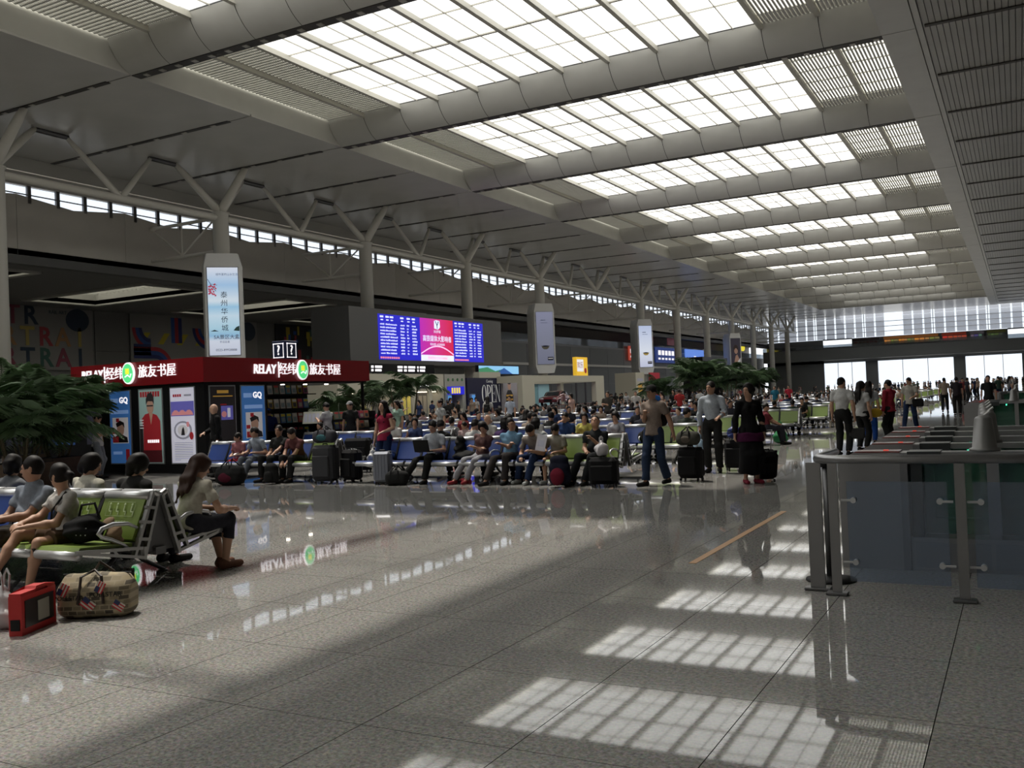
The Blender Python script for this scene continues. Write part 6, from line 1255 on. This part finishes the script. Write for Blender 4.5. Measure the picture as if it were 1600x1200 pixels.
suitcase('black trolley case pulled by the man in the cap', -5.22, 16.25, -10, .45, .28, .55, BK, ext=.3)
duffel('camouflage bag on top of the black trolley case', -5.24, 16.2, .64, -10, .46, .13, (.07, .07, .06), (.14, .12, .1))
suitcase('black trolley case leaning behind the black-dressed woman', -3.95, 16.35, 30, .38, .25, .5, BK, ext=.4, tilt=18)
suitcase('dark suitcase behind the man in the pale blue shirt', -5.0, 18.4, 0, .4, .25, .55, (.02, .02, .022))
plastic_bag('pale blue plastic bag hanging beside the man in the pale blue shirt', -5.57, 17.92, .42, (.3, .42, .55), .95)
plastic_bag('blue carrier bag on the dark suitcase behind the pale blue shirt', -5.0, 18.38, .615, (.02, .04, .2), 1.0)
plastic_bag('big green sack at the end of the third row', -6.1, 27.3, 0, (.03, .22, .08), 1.6, 'sack')
plastic_bag('white sack on a seat at the end of the second row', -6.6, 20.4, .45, (.45, .42, .36), .9, 'sack')
plastic_bag('white plastic bag held by the woman in the red top', -11.9, 15.8, .38, (.48, .48, .48), 1.0)
hd_ = thing('handbag', 'dark grey handbag held low by the white-shirted man in the right aisle', 'handbag', (-3.28, 22.3, .36), .2); MB().rb(0, 0, .13, .36, .14, .24, .03).o('body', cloth((.05, .05, .05)), hd_); MB().tube([(-.1, 0, .24), (-.08, 0, .48), (.08, 0, .48), (.1, 0, .24)], .010, 6).o('handle', m_black, hd_)
yb_ = thing('handbag', 'yellow handbag on the arm of the woman in the right aisle', 'handbag', (-3.05, 23.75, .80), .3); b = SDF(.014, .03); b.ell((0, 0, .1), (.16, .07, .11)); b.o('body', cloth((.5, .32, .03)), yb_); MB().tube([(-.1, 0, .17), (-.05, 0, .36), (.05, 0, .36), (.1, 0, .17)], .010, 6).o('handle', cloth((.5, .32, .03)), yb_)
sb_ = thing('shoulder_bag', 'black shoulder bag of the man walking towards the gates', 'bag', (-2.95, 33.3, .78), 0); MB().rb(0, 0, .13, .34, .12, .26, .03).o('body', cloth(BK), sb_)
backpack('black backpack on the back of the capped man walking', -5.56, 15.62, .98, 165+180, BK, None, .9)
backpack('black backpack worn by the person in white facing the shops', -21.26, 36.82, .98, 20, BK, None, .95)
for k_, x_ in ((1, .14), (-1, -.14)):
    pass
# laptop, paper, phone
lt = thing('laptop', 'dark open laptop on the lap of the man on the front row', 'laptop', (-10.35, 15.78-.33, .62)); MB().rb(0, 0, .01, .36, .25, .02, .006).o('base', m_black, lt); sc_ = MB().rb(0, 0, .12, .36, .012, .24, .005).o('lid', m_black, lt, loc=(0, -.125, .01)); sc_.rotation_euler = (.25, 0, 0)
pp = thing('printed_sheet', 'white printed sheet held by the boy on the front row', 'paper', (-7.78, 15.35, .62)); s_ = MB().b(-.1, .1, -.002, .002, 0, .3).o('sheet', mat('paper_white', (.55, .54, .6), .7), pp); s_.rotation_euler = (-.2, .15, 0); MB().b(-.06, .06, -.004, -.002, .08, .2).o('print', m_pgrey, s_)
np_ = thing('newspaper', 'pale newspaper held by the man at the kiosk shelves', 'newspaper', (-17.75, 20.75, 1.12), .3); s_ = MB().b(-.28, .28, -.003, .003, 0, .36).o('sheet', mat('newsprint', (.5, .5, .42), .8), np_); s_.rotation_euler = (-.35, 0, 0)
for q in range(4): MB().b(-.24+.12*q, -.15+.12*q, -.006, -.003, .05, .3).o('column_print', m_pgrey, s_)
jk = thing('dark_jacket', 'black jacket draped over the seat beside the laptop man', 'jacket', (-9.85, 15.9, .46)); b = SDF(.014, .04); b.cap((0, .05, .36), (0, .0, .05), .09, .12); b.ell((.25, -.1, .06), (.32, .16, .08)); b.o('cloth', cloth(BK), jk, .02, 5)
